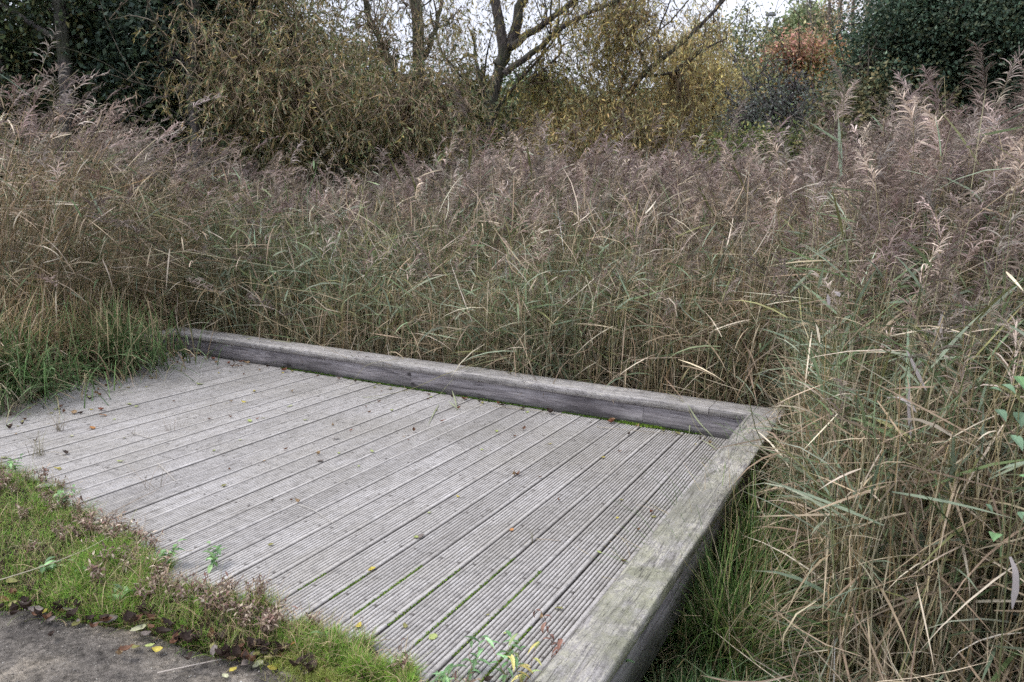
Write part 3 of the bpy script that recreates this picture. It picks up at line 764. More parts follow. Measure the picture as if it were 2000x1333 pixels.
tree('forked_willow', 'forked willow with dark leaning trunk dividing low into two upright stems', 'tree', ff,
     [([ff]+TR(14, (950, 240), (965, 160), (978, 105), (985, 70), (966, 20), (955, -60)), .15, .08),
      (TR(14, (972, 130), (1000, 85), (1012, 30), (1040, -60)), .11, .07),
      (TR(13.9, (1000, 92), (1035, 65), (1080, 35), (1120, 5), (1180, -40)), .065, .03),
      (TR(13.8, (985, 145), (1030, 110), (1060, 90), (1085, 60), (1160, 22), (1240, -8)), .06, .025),
      (TR(13.9, (1065, 88), (1085, 60), (1100, 100), (1050, 150)), .03, .015),
      (TR(14, (960, 200), (900, 150), (860, 100), (840, 20)), .03, .015)],
     [B_(1130, 60, 14, 130, 80, 85), B_(1080, 200, 14.4, 90, 50, 100), B_(890, 60, 14.3, 60, 90, 42), B_(900, 200, 14.5, 60, 60, 80), B_(1190, 90, 14.5, 80, 80, 50), B_(1020, -40, 14, 120, 50, 30)],
     leaf=(.10, .021), lc=[(.20, .18, .05), (.24, .20, .05), (.13, .14, .05), (.28, .21, .06), (.09, .11, .05)], per=6, hang=6, droop=.8, spread=.2, twigc=(.13, .09, .055),
     bark=(.065, .055, .05), branch=2, twig=.5, bspr=.8, light=.85)
fl_ = foot(1195, 14)
tree('leaning_willow', 'yellow leaved willow with a long bare branch leaning up to the right', 'tree', fl_,
     [([fl_]+TR(14, (1200, 250), (1205, 190), (1255, 150), (1300, 112), (1350, 70), (1400, 20), (1440, -30)), .085, .025),
      (TR(14, (1255, 150), (1320, 142), (1370, 100), (1420, 75)), .03, .012), ([fl_]+TR(14.2, (1200, 220), (1230, 100), (1240, 0), (1250, -60)), .04, .02),
      (TR(14, (1290, 118), (1285, 60), (1310, 0)), .025, .01)],
     [B_(1170, 240, 13.8, 110, 50, 170), B_(1240, 90, 14, 60, 85, 62), B_(1290, 250, 14, 90, 60, 120), B_(1100, 280, 13.5, 120, 45, 140), B_(1370, 60, 14, 60, 60, 22), B_(1220, 20, 14, 70, 60, 70)],
     leaf=(.10, .021), lc=[(.28, .24, .09), (.34, .28, .09), (.18, .18, .08), (.34, .24, .09), (.14, .16, .09), (.26, .25, .13)], per=6, hang=6, droop=.9, spread=.2, twigc=(.15, .1, .05),
     bark=(.06, .052, .048), branch=2, twig=.5, bspr=.7, light=.85)
fy = foot(1350, 15.5)
tree('willow_bush', 'rounded yellow olive willow bush in front of the grey thicket', 'shrub', fy, [([fy]+TR(15.5, (1345, 230), (1340, 150), (1350, 90)), .05, .02), ([fy]+TR(15.5, (1370, 230), (1390, 160), (1400, 120)), .04, .02)],
     [B_(1350, 170, 15.5, 75, 95, 210), B_(1330, 250, 15, 85, 50, 170), B_(1390, 190, 15.5, 40, 60, 80), B_(1330, 105, 15.5, 50, 40, 60)], leaf=(.10, .024),
     lc=[(.30, .26, .09), (.36, .30, .11), (.2, .2, .09), (.26, .21, .09)], per=6, hang=6, droop=.7, spread=.2, twigc=(.2, .14, .07), branch=1)
fg = foot(1040, 18)
tree('green_bush', 'dark green bush behind the fork of the willow', 'shrub', fg, [([fg]+TR(18, (1040, 240), (1045, 180)), .05, .02)],
     [B_(1040, 190, 18, 80, 45, 160), B_(960, 250, 17.5, 120, 60, 240), B_(1180, 270, 17.5, 160, 60, 280), B_(1260, 215, 18, 70, 30, 90)], leaf=(.10, .055), lc=[(.05, .08, .035), (.07, .10, .04), (.04, .06, .03), (.10, .12, .04)], per=34, branch=1)
fb = foot(850, 15)
tree('green_bush', 'dense olive bush behind the orange willow', 'shrub', fb, [([fb]+TR(15, (800, 290), (780, 200)), .05, .02)],
     [B_(820, 250, 14.5, 150, 80, 330), B_(620, 260, 14.5, 170, 90, 380), B_(470, 190, 14.5, 110, 130, 330), B_(700, 150, 15, 130, 70, 80), B_(540, 70, 15, 110, 80, 90)], leaf=(.10, .045),
     lc=[(.05, .06, .022), (.07, .075, .025), (.035, .05, .022), (.10, .085, .03)], per=34, branch=1)
fn = foot(1520, 13.5)
tree('grey_thicket', 'nearly leafless grey thicket of tangled thin branches', 'shrub', fn,
     [([fn+np.array([dx, 0, 0])]+TR(13.5, *p), .03, .01) for dx, p in ((0, ((1510, 240), (1490, 190), (1450, 150))), (.2, ((1530, 240), (1540, 180), (1560, 150))), (.4, ((1560, 250), (1600, 200), (1640, 190))), (-.3, ((1480, 250), (1450, 210), (1420, 190))), (.1, ((1520, 250), (1510, 200), (1500, 160))), (.6, ((1600, 260), (1640, 230), (1660, 220))))],
     [B_(1520, 215, 13.5, 110, 50, 210), B_(1600, 240, 13.2, 70, 35, 120), B_(1470, 250, 13.2, 70, 30, 90)], leaf=(.05, .028), lc=[(.085, .10, .085), (.06, .08, .05), (.11, .12, .11)], per=12, spread=.2, branch=3, bspr=1., bup=.05,
     twigc=(.13, .12, .12), bark=(.13, .12, .12), twig=1.)
fr = foot(1560, 24)
tree('red_leaved_tree', 'small tree with salmon red autumn leaves at the top', 'tree', fr, [([fr]+TR(24, (1560, 220), (1555, 150), (1545, 110)), .09, .04)],
     [B_(1530, 104, 24, 44, 15, 64), B_(1560, 95, 24.4, 26, 12, 26)], leaf=(.13, .06), lc=[(.29, .135, .105), (.32, .17, .13), (.2, .12, .07), (.26, .19, .10), (.15, .15, .07)], per=26, branch=2, twig=.4)
fo = foot(1575, 25)
tree('orange_leaved_tree', 'green and orange autumn tree around the salmon red crown', 'tree', fo, [([fo]+TR(25, (1600, 220), (1605, 150), (1600, 110)), .09, .04), ([fo]+TR(25, (1520, 200), (1500, 150)), .05, .03)],
     [B_(1590, 135, 25, 60, 45, 200), B_(1510, 160, 24.6, 60, 40, 160), B_(1640, 150, 25, 40, 55, 120), B_(1560, 175, 24.4, 80, 30, 140)], leaf=(.15, .07),
     lc=[(.22, .16, .06), (.16, .17, .06), (.25, .16, .07), (.11, .14, .05), (.27, .13, .07)], per=26, branch=2, twig=.4)
fa = foot(1570, 38)
tree('round_green_tree', 'far rounded green tree below the open sky beside the bare stems', 'tree', fa, [([fa]+TR(38, (1575, 150), (1572, 80), (1572, 40)), .14, .06)],
     [B_(1575, 60, 38, 42, 38, 200), B_(1540, 85, 38.5, 45, 22, 110)], leaf=(.22, .12), lc=[(.13, .17, .08), (.17, .20, .09), (.10, .13, .07), (.2, .2, .10)], per=24, spread=.35, branch=2, twig=.3)
for i, (px, dx, lab) in enumerate(((1618, 6, 'leftmost of the far bare poplar stems'), (1638, 3, 'pale stemmed bare poplar second from the left'), (1664, 5, 'bare poplar between the pale stem and the rightmost bare stem'), (1692, 2, 'rightmost bare poplar touching the ivy covered tree'))):
    fp = foot(px, 32)
    tree('bare_poplar', lab, 'tree', fp, [([fp]+TR(32, (px+2, 150), (px, 60), (px+dx, -60)), .11, .05)],
         [B_(px, 40, 32, 26, 80, 60)], leaf=(.13, .05), lc=[(.26, .19, .11), (.3, .22, .12), (.2, .17, .09)], per=9, spread=.4, branch=3, bspr=.35, bup=.9,
         bark=(.26, .23, .20), twigc=(.24, .18, .13), group='bare poplars beyond the thicket', twig=.6)
ft = foot(1440, 22)
tree('slender_tree', 'slender small leaved tree standing against the sky left of the lamp', 'tree', ft, [([ft]+TR(22, (1440, 200), (1450, 120), (1458, 50), (1462, 20)), .06, .02), ([ft]+TR(22, (1400, 150), (1380, 80), (1376, 40)), .05, .015)],
     [B_(1455, 90, 22, 38, 60, 75), B_(1395, 90, 22, 45, 50, 85), B_(1450, 160, 22, 55, 35, 110)], leaf=(.10, .055), lc=[(.10, .13, .07), (.15, .17, .08), (.22, .2, .08), (.08, .10, .06)], per=16, spread=.3, branch=3, twig=.5, bark=(.1, .09, .08))
fi = foot(1860, 11.5)
tree('ivy_covered_tree', 'big dark tree smothered in glossy blue green ivy on the right', 'tree', fi,
     [([fi]+TR(11.5, (1870, 200), (1880, 80), (1885, -40)), .2, .12), ([fi]+TR(11.5, (1790, 200), (1750, 130), (1720, 90)), .08, .04), ([fi]+TR(11.5, (1950, 200), (1990, 100), (2040, 60)), .08, .04)],
     [B_(1850, 50, 11.5, 115, 80, 900, 1.0), B_(1970, 30, 11.3, 120, 110, 800, 1.1), B_(1765, 120, 11.6, 72, 62, 420, .8), B_(1735, 190, 11.3, 50, 42, 230, .6), B_(2000, 170, 11.8, 110, 75, 420, .9), B_(1860, 180, 12, 105, 65, 420, .8), B_(1920, -50, 11.8, 100, 60, 300, 1.)],
     leaf=(.046, .034), lc=[(.03, .055, .035), (.042, .072, .046), (.02, .036, .024), (.065, .09, .06), (.05, .06, .03)], per=64, spread=.17, branch=2, twig=.15, shell=.36, light=1.1)
tree('ivy_hem', 'brownish green low shrub at the left foot of the ivy covered tree', 'shrub', foot(1700, 10.6), [([foot(1700, 10.6)]+TR(10.6, (1690, 250), (1700, 200)), .04, .02)],
     [B_(1690, 215, 10.8, 50, 60, 200, .5), B_(1660, 260, 10.6, 60, 35, 120, .5), B_(1780, 230, 11, 70, 50, 160, .5)], leaf=(.055, .035), lc=[(.09, .09, .045), (.06, .075, .04), (.13, .11, .05)], per=36, spread=.15, branch=2)
tree('leafy_shrub', 'low yellow green ferny shrub showing above the reeds below the grey thicket', 'shrub', foot(1560, 11.5), [([foot(1560, 11.5)]+TR(11.5, (1560, 300), (1555, 270)), .03, .015)],
     [B_(1500, 285, 11.6, 110, 14, 100, .6), B_(1640, 290, 11.2, 70, 18, 80, .6)], leaf=(.06, .03), lc=[(.09, .12, .03), (.06, .09, .025), (.15, .14, .04), (.05, .07, .025)], per=34, spread=.18, branch=2)
# far wood closing the horizon
fwb = MB(); 
pxs = U(-500, 2500, 4200); top = np.interp(pxs, [-500, 300, 450, 850, 950, 1250, 1300, 1420, 1500, 1640, 2500], [90, 100, 170, 190, 215, 215, 200, 200, 190, 170, 60])
pys = top+(400-top)*U(0, 1, len(pxs))**.8; dd = U(34, 46, len(pxs))
Cc = np.array([at(a_, b__, d_) for a_, b__, d_ in zip(pxs, pys, dd)]); ci = np.repeat(np.arange(len(Cc)), 34)
Bb = Cc[ci]+rng.normal(0, .7, (len(ci), 3)); Dd = unit(rng.normal(0, 1, Bb.shape)); Bb[:, 2] = np.maximum(Bb[:, 2], -.4)
ll = .42*U(.6, 1.2, len(Bb)); fwb.kites(Bb, Dd, unit(np.cross(Dd, rng.normal(0, 1, Dd.shape))), ll, ll*.6, pal([(.05, .065, .03), (.08, .09, .04), (.12, .11, .05), (.04, .05, .03)], len(Bb))*pal([(1, 1, 1)], len(Cc))[ci])
tag(fwb.build('far_woodland', M_LEAF), 'far belt of mixed autumn trees closing the horizon', 'woodland', kind='stuff')
# street lamp far off
p = at(1494, 95, 45); g = float(ground_z(p[0], p[1])); top_ = at(1494, 30, 45)
lampo = empty('street_lamp', (p[0], p[1], g), 'far grey street lamp standing against the white sky', 'street lamp')
Hh = top_[2]-g
a = MB(); a.tubes(np.array([[[0, 0, 0], [0, 0, Hh*.5], [0, 0, Hh]]]), np.array([[.1, .08, .055]]), np.array([.4, .4, .4]), S=10); a.build('pole', M_STEEL, lampo, smooth=True)
a = MB(); e = RX.copy(); e[2] = 0; e = unit(e)
t_ = np.linspace(0, 1, 6); P = np.array([0, 0, Hh])+e*(t_*.55-.1)[:, None]+np.array([0, 0, 1.])*(.06*np.sin(t_*PI))[:, None]
a.ribbons(P[None]+np.array([0, 0, .05]), np.array([[.12, .26, .3, .3, .26, .1]]), unit(np.array([[-e[1], e[0], 0]])), np.array([.3, .3, .32]))
a.tubes(P[None], np.array([[.05, .11, .13, .13, .11, .04]]), np.array([.35, .35, .37]), S=8); a.build('lamp_head', M_STEEL, lampo, smooth=True)

# ------------------------------------------------------------------ verge between path and platform
def verge_top(x):
    return np.interp(x, [-7, -5.3, -4.3, -3.4, -2.7, -2.1, -1.57, -1.2, -.9, -.6, -.4, -.2, .1, .5], [-1.3, -1.32, -1.32, -1.35, -1.47, -1.6, -1.68, -1.76, -1.82, -1.9, -1.95, -1.96, -1.97, -1.97])+.09*(vnoise(x, x*0, .16, 8)-.5)+.16*(vnoise(x, x*0, .05, 18)-.5)-.10*sstep(-.5, -1.4, x)
xs = np.arange(-7, 2.2, .035); tt = np.linspace(0, 1, 26)
lo = path_edge(xs)-.0; hi = verge_top(xs); X = np.repeat(xs[None], 26, 0); Y = lo[None]+(hi-lo)[None]*tt[:, None]
ZV = lambda X, Y, T: -.034+.055*np.sin(np.clip(T, 0, 1)*PI)**.6+.025*T+.014*(vnoise(X, Y, .07, 9)-.5)
vb = MB(); i = np.arange(X.size).reshape(X.shape)
vb.add(np.stack([X, Y, ZV(X, Y, tt[:, None])], -1), np.stack([i[:-1, :-1], i[:-1, 1:], i[1:, 1:], i[1:, :-1]], -1), (.5, .5, .5))
tag(vb.build('verge', M_SOIL, smooth=True), kind='structure')
def verge_pts(n, x0=-6.5, x1=1.5, a=0., b=1.02):
    x = U(x0, x1, n); t = U(a, b, n); lo = path_edge(x); hi = verge_top(x)
    y = lo+(hi-lo)*t; return x, y, ZV(x, y, t), t
TURF = [(.13, .26, .035), (.18, .33, .045), (.08, .16, .025), (.24, .32, .06), (.34, .31, .12), (.22, .15, .08)]
def blades(b, x, y, z, L, W, cols, lean=.5, wts=None, K=4, azb=None, var=.22):
    n = len(x); az = U(0, 2*PI, n) if azb is None else azb+rng.normal(0, .6, n)
    e = PI/2-np.abs(rng.normal(0, lean, n)); s_ = np.linspace(0, 1, K); dr = U(.2, 1.4, n)
    ang = e[:, None]-dr[:, None]*s_[None]**1.4
    dx = np.cumsum(np.cos(ang), 1)-np.cos(ang[:, :1]); dz = np.cumsum(np.sin(ang), 1)-np.sin(ang[:, :1])
    h = np.stack([np.cos(az), np.sin(az), az*0], 1)
    P = np.stack([x, y, z], 1)[:, None]+(h[:, None]*dx[..., None]+np.array([0, 0, 1.])*dz[..., None])*(L/(K-1))[:, None, None]
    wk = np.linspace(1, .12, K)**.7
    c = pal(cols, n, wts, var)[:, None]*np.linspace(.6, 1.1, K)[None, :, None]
    b.ribbons(P, wk[None]*W[:, None], unit(np.stack([-np.sin(az), np.cos(az), rng.normal(0, .4, n)], 1)), c)
g = MB(); x, y, z, t = verge_pts(150000)
cov = vnoise(x, y, .22, 12)*.6+vnoise(x, y, .06, 13)*.4; keep = (U(0, 1, len(x)) < np.clip((cov-.16)*2.8, .1, 1)) & ((x < -.28) | (U(0, 1, len(x)) < .35)) & (x > -4.5)
x, y, z = x[keep], y[keep], z[keep]; n_ = len(x)
tall = (.020+.060*vnoise(x, y, .15, 14)**1.5)
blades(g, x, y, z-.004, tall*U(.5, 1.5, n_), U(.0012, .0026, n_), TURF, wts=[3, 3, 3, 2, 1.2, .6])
x, y, z, t = verge_pts(15000, a=-.04, b=1.06); n_ = len(x)
blades(g, x, y, z, U(.04, .13, n_), U(.0015, .003, n_), [(.38, .30, .18), (.25, .18, .11), (.20, .22, .08)], lean=.9)
# turf patch at the deck corner
x = rng.normal(-.62, .10, 9000); y = rng.normal(-2.0, .055, 9000)
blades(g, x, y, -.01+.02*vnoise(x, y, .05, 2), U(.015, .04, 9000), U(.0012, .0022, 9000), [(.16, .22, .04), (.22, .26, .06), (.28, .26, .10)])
tag(g.build('verge_grass', M_GRASS), 'short mossy grass between the path and the platform edge', 'grass', kind='stuff')

# green and straw grass sprawling over the far left corner of the platform
g = MB(); n_ = 12000
s_ = U(0, 1, n_); ex = -4.50-1.0*s_; ey = -.98+2.2*s_
off = U(0, 1, n_)**1.0*1.4-.05
x = ex-off*.95+rng.normal(0, .05, n_); y = ey+off*.35+rng.normal(0, .05, n_)
z = np.where(x > -5.3, .01, -.1)+off*.10
gr = vnoise(x, y, .4, 21)
L = (.16+.55*np.clip(off*2.2, 0, 1))*U(.5, 1.3, n_)
isg = U(0, 1, n_) < np.clip((gr-.35)*2.6+.25*(1-off), .1, .7)
for msk, cols in ((isg, [(.08, .14, .05), (.12, .19, .08), (.05, .09, .035), (.17, .23, .13)]), (~isg, DRYC+[(.33, .28, .16)])):
    blades(g, x[msk], y[msk], z[msk], L[msk], U(.006, .015, msk.sum()), cols, lean=np.where(off[msk] < .3, 1.15, .75), K=5, azb=-.6)
tag(g.build('sprawling_grass', M_GRASS), 'straw and green grass sprawling over the far left corner of the platform', 'grass', kind='stuff')
def tussock(name, label, c, n, rad, L, W, cols, lean=.45, azb=None, cat='grass tussock'):
    r = np.abs(rng.normal(0, rad, n)); a_ = U(0, 2*PI, n); b = MB()
    blades(b, r*np.cos(a_), r*np.sin(a_), np.zeros(n), L*U(.5, 1.2, n), W*U(.6, 1.3, n), cols, lean=lean, K=6, azb=azb)
    o = b.build(name, M_GRASS); o.location = tuple(float(v) for v in c); return tag(o, label, cat)
GG = [(.08, .14, .055), (.12, .20, .08), (.06, .10, .04), (.18, .26, .13), (.28, .25, .15)]
p = at(225, 645, 7.3); tussock('grass_tussock', 'bright green grass tussock near the far left end of the back kerb', (p[0], p[1], .05), 1300, .30, .62, .010, GG+DRYC[:2], azb=-.9, lean=.7)
p = at(50, 700, 6.5); tussock('grass_tussock', 'bluish green grass tussock at the left edge of the photo', (p[0], p[1], .05), 650, .26, .50, .009, GG, azb=-.9, lean=.65)
p = gnd(120, 735, .03); tussock('grass_tussock', 'small green grass clump spilling onto the far left decking', (p[0]-.1, p[1]+.1, .02), 420, .14, .22, .005, GG+DRYC[:2], azb=-.9, lean=.7)
RUSH = [(.05, .10, .025), (.08, .15, .04), (.035, .07, .02), (.12, .18, .05), (.22, .19, .09)]
for px, py, n_, l_, lab in ((1330, 1290, 1000, .62, 'dark green rush tussock in the hollow beside the near end of the side kerb'), (1420, 1190, 1100, .68, 'second dark green rush tussock further along the side kerb'), (1500, 1060, 800, .68, 'rush clump growing against the middle of the side kerb')):
    p = gnd(px, py, -.35); tussock('rush_tussock', lab, (max(p[0], .42), p[1], -.40), n_, .13, l_, .0055, RUSH+DRYC[:1], lean=.42, cat='rushes')
# low grass on the bank right of the hollow
g = MB(); n_ = 75000
x = U(.25, 2.6, n_); y = U(-2.2, -.1, n_); k = (U(0, 1, n_) < sstep(.25, -1.0, y+(x-.3)*-.05)) & (dist(x, y) > 1.7); x, y = x[k], y[k]; n_ = len(x)
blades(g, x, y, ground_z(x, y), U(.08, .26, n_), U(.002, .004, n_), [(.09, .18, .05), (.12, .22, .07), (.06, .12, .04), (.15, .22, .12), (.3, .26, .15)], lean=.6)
tag(g.build('bank_grass', M_GRASS), 'low green grass on the bank at the lower right', 'grass', kind='stuff')
g = MB(); thatch(g, 3200, lambda x, y: (x > .62+.25*vnoise(x, y, .2, 1)) & (x < 2.6) & (y < .6) & (y > -1.6) & (dist(x, y) > 2.1) & (px_of(azim(x, y)) > 1350), zmax=.45, Lr=(.15, .6), w=.004, steep=(-.2, 1.2))
tag(g.build('dead_straw', M_DRY), 'tangle of dead straw between the rushes and the reeds on the right', 'straw', kind='stuff')

# ------------------------------------------------------------------ weeds
def leaf_ribs(b, P0, az, el, L, W, col, droop=.8, curl=0., K=6, prof=(.15, .75, 1., .85, .5, .05)):
    """pairs of blades: each leaf is two strips folded along its midrib"""
    n = len(P0); s_ = np.linspace(0, 1, K); ang = el[:, None]-droop*s_[None]**1.3-(np.asarray(curl)[:, None]*s_[None]**2 if np.ndim(curl) else curl)
    dx = np.cumsum(np.cos(ang), 1)-np.cos(ang[:, :1]); dz = np.cumsum(np.sin(ang), 1)-np.sin(ang[:, :1])
    h = np.stack([np.cos(az), np.sin(az), az*0], 1)
    P = P0[:, None]+(h[:, None]*dx[..., None]+np.array([0, 0, 1.])*dz[..., None])*(L/(K-1))[:, None, None]
    sd = np.stack([-np.sin(az), np.cos(az), az*0], 1); up = np.array([0, 0, .35])
    pr = np.interp(s_, np.linspace(0, 1, len(prof)), prof)
    for sg in (-1, 1):
        e = P+(sd*sg+up)[:, None]*(W[:, None]*.5*pr[None])[..., None]
        V = np.stack([P, e], 2); i = np.arange(n*K).reshape(n, K)*2
        F = np.stack([i[:, :-1], i[:, :-1]+1, i[:, 1:]+1, i[:, 1:]], -1)
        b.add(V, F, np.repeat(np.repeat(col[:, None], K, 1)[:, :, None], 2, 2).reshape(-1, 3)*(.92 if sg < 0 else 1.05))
def weed(name, label, base, H, nst, nl, lL, lW, stemc, leafc, cat='weed', group=None, lean=.4, curl=0., droop=.8, tilt=0.):
    r = empty(name, base, label, cat, group); a, b = MB(), MB()
    for k in range(nst):
        az = U(0, 6.28); h = H*U(.6, 1.1); t = np.linspace(0, 1, 6)
        P = np.stack([np.cos(az)*lean*h*t**1.4, np.sin(az)*lean*h*t**1.4, h*t*(1-.15*t)], 1)+rng.normal(0, .003, (6, 3)); P += np.array([U(-.015, .015), U(-.015, .015), 0])
        a.tubes(P[None], np.linspace(.0016, .0007, 6)[None], pal(stemc, 1))
        m_ = nl; tl = np.linspace(.25, 1, m_); P0 = np.stack([np.interp(tl, t, P[:, i]) for i in range(3)], 1)
        la = np.arange(m_)*2.4+U(0, 6)
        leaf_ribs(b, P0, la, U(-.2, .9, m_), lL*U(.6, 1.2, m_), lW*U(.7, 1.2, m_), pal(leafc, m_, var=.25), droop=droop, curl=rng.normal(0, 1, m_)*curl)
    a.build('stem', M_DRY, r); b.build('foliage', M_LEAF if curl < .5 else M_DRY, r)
    return r
WITH = [(.22, .155, .11), (.33, .25, .18), (.13, .085, .06), (.42, .34, .25), (.19, .125, .095), (.24, .13, .10)]
GW = 'withered brown weeds along the grass verge'
wp = []
for k in range(112):
    x = U(-4.0, -.75)if k < 108 else U(-.4, .05); t = U(.35, 1.02); lo = float(path_edge(x)); hi = float(verge_top(x)); y = lo+(hi-lo)*t
    z = float(ZV(np.array(x), np.array(y), t))
    if k < 7: wp.append(weed('withered_weed', 'withered brown weed with curled leaves standing in the grass verge', (x, y, z), U(.07, .12), 6, 8, .026, .007, [(.25, .16, .11)], WITH, group=GW, curl=2.2))
    else: copy_tree(wp[k % 7], (x, y, z), U(0, 6.28), U(.6, 1.35))
GRN = [(.09, .17, .06), (.13, .23, .08), (.07, .13, .06), (.17, .27, .12)]
for px, py, H, lab in ((100, 1115, .06, 'round leaved green weed patch in the grass at lower left'), (410, 1195, .06, 'green dock seedling in the verge above the path leaf litter'), (415, 1095, .09, 'small narrow leaved green weed in the middle of the verge'),
                       (235, 1165, .05, 'tiny green weed at the verge edge above the large pale leaf'), (125, 985, .11, 'tall green leaved weed sticking up beside the decking at left'), (330, 1095, .11, 'green leaved sprig rising from the brown weeds at the deck edge'), (165, 1110, .05, 'low spreading weed among moss at lower left'), (640, 1250, .05, 'bluish green small leaved weed at the corner of the turf'), (30, 915, .09, 'grey green leafy weed at the left edge of the verge')):
    p = gnd(px, py, .03); weed('green_weed', lab, (p[0], p[1], .01), H, 4, 6, .045, .017, [(.15, .17, .07)], GRN, droop=.9)
# persicaria shoots in the foreground
for k, (px, py, H, lab) in enumerate(((925, 1318, .15, 'leafy green shoot left of the yellow leaved shoot at the bottom of the photo'), (985, 1330, .17, 'green and brown shoot behind the yellow leaved shoot at the bottom'), (1020, 1345, .16, 'shoot with bright yellow leaves at the bottom of the photo'),
                                       (1140, 1345, .20, 'tallest green shoot in front of the pale kerb end'), (1195, 1360, .15, 'green shoot leaning over the end of the side kerb'), (860, 1330, .09, 'short brown and green shoot by the corner of the decking'), (1075, 1350, .11, 'low dense green shoot between the yellow shoot and the kerb end'))):
    p = gnd(px, py, .0)
    lc = [(.10, .20, .08), (.15, .27, .12), (.08, .15, .06)] if k != 2 else [(.34, .29, .09), (.28, .26, .09), (.16, .2, .08)]
    weed('leafy_shoot', lab, (p[0], p[1], -.03), H, 3 if k != 3 else 4, 6, .055, .013, [(.30, .16, .10), (.22, .2, .08)], lc, lean=.45, droop=.9, cat='plant')
p = gnd(1085, 1290, 0); weed('withered_shoot', 'rusty brown dead shoot with hanging leaves against the near kerb end', (p[0], p[1], .0), .15, 2, 7, .05, .013, [(.2, .1, .06)], [(.26, .12, .08), (.2, .1, .07)], droop=2.2, curl=1., cat='weed')
p = gnd(1110, 1325, 0); weed('withered_shoot', 'brown withered shoot with curled leaves just below the rusty dead one', (p[0], p[1], -.03), .09, 4, 6, .035, .012, [(.2, .12, .07)], WITH, droop=1.8, curl=1.5, cat='weed')
# dry grass sprigs growing through the gaps of the decking
def sprig(px, py, hpx, label, cols, nb=16, lean=.35):
    p = gnd(px, py, 0); d = np.linalg.norm(p-CAM); H = hpx*d/FPX; b = MB(); r = np.abs(rng.normal(0, H*.12, nb)); a_ = U(0, 6.28, nb)
    blades(b, r*np.cos(a_), r*np.sin(a_), np.zeros(nb), H*U(.5, 1.1, nb), np.full(nb, .0028), cols, lean=lean, K=5)
    for q in range(3*nb):
        pass
    o = b.build('dry_sprig', M_DRY); o.location = (p[0], p[1], -.008); tag(o, label, 'dry grass')
DG = [(.33, .27, .2), (.22, .19, .12), (.27, .21, .17)]; OG = [(.2, .2, .09), (.26, .23, .12), (.3, .25, .16)]
for a_ in ((75, 890, 60, 'olive dry sprig growing through the decking at far left', OG, 26), (117, 842, 46, 'pale brown feathery sprig on the decking at left', DG, 26), (330, 843, 42, 'thin upright dry sprig in the decking below the far corner leaves', DG, 9),
           (305, 955, 90, 'tall forked dry sprig near the withered weeds on the decking', DG, 8), (262, 850, 24, 'tiny bent dry sprig between two larger sprigs', DG, 5), (1040, 1058, 42, 'dry sprig in a gap at the middle of the near decking', OG, 7),
           (22, 812, 80, 'bushy dry stems at the left edge of the decking', DG, 60), (60, 940, 40, 'olive sprig beside the grey green weed', OG, 14), (355, 835, 26, 'small stubble sprig right of the thin upright one', DG, 4)):
    sprig(*a_[:5], nb=a_[5])
# bramble at the right edge
p0 = at(1990, 1230, 2.55); g0 = float(ground_z(p0[0], p0[1])); br = empty('bramble', (p0[0], p0[1], g0), 'bramble stem with oval green leaves at the right edge of the photo', 'bramble')
b0 = np.array([p0[0], p0[1], g0]); P = poly([b0]+[at(*q) for q in ((1975, 1000, 2.6), (1990, 850, 2.65), (1985, 740, 2.7), (2005, 690, 2.75))], 12)-b0
a = MB(); a.tubes(P[None], np.linspace(.003, .0015, 12)[None], np.array([.12, .13, .05]), S=5); a.build('stem', M_DRY, br)
for px, py, d, L_, cI in ((1945, 1042, 2.55, .042, 1), (1925, 985, 2.6, .03, 0), (1985, 735, 2.7, .05, 1), (1955, 752, 2.7, .045, 0), (1945, 800, 2.7, .045, 0), (1990, 805, 2.7, .05, 0), (1975, 850, 2.65, .05, 0), (1995, 715, 2.7, .045, 1), (1930, 760, 2.7, .035, 0), (1995, 1000, 2.6, .045, 0), (1990, 930, 2.62, .04, 1)):
    q = at(px, py, d)-b0; lb = MB(); az = math.atan2(-UX[1], -UX[0])+U(-.8, .8)
    leaf_ribs(lb, np.zeros((1, 3)), np.array([az]), np.array([U(-.5, .4)]), np.array([L_*1.15]), np.array([L_*.8]), pal([(.10, .19, .08) if cI else (.09, .15, .09)], 1, var=.1), droop=.7, prof=(.05, .6, .95, 1., .85, .6, .3, .03), K=8)
    j = np.argmin(np.linalg.norm(P-q, axis=1)); tq = np.linspace(0, 1, 4)[:, None]
    lb.tubes(((P[j]-q)*(1-tq)+0*tq)[None], np.full((1, 4), .0009), np.array([.12, .13, .05]))
    o = lb.build('leaf', M_LEAF, br); o.location = tuple(q)

# ------------------------------------------------------------------ broken reeds and sticks lying about
def stick(name, label, pts, r=.0022, col=(.42, .36, .26), leaves=(), cat='stick'):
    P = np.array([gnd(x, y, z) for x, y, z in pts]); base = P[0].copy(); t = empty(name, base, label, cat)
    a = MB(); Q = poly(P, 12)-base; a.tubes(Q[None], np.linspace(r, r*.5, 12)[None], np.array(col), S=5); a.build('stem', M_DRY, t)
    for lp in leaves:
        L = poly(np.array([gnd(x, y, z) for x, y, z in lp]), 7)-base; lb = MB()
        lb.ribbons(L[None], np.interp(np.linspace(0, 1, 7), [0, .4, 1], [.003, .012, .001])[None], unit(RX*.9+UX*.3)[None], np.array([.26, .29, .17])); lb.build('leaf', M_REED, t)
    return t
kz = KH+.004
stick('broken_reed', 'broken reed bent over the back kerb with leaves hanging to the decking', [(1005, 668, .4), (968, 693, .3), (905, 720, kz), (862, 733, kz-.01), (800, 764, .02), (772, 768, .008), (710, 777, .006)], .0028, (.27, .25, .12),
      [[(772, 768, .01), (740, 780, .01), (700, 774, .008)], [(735, 786, .008), (705, 790, .006)]], 'reed')
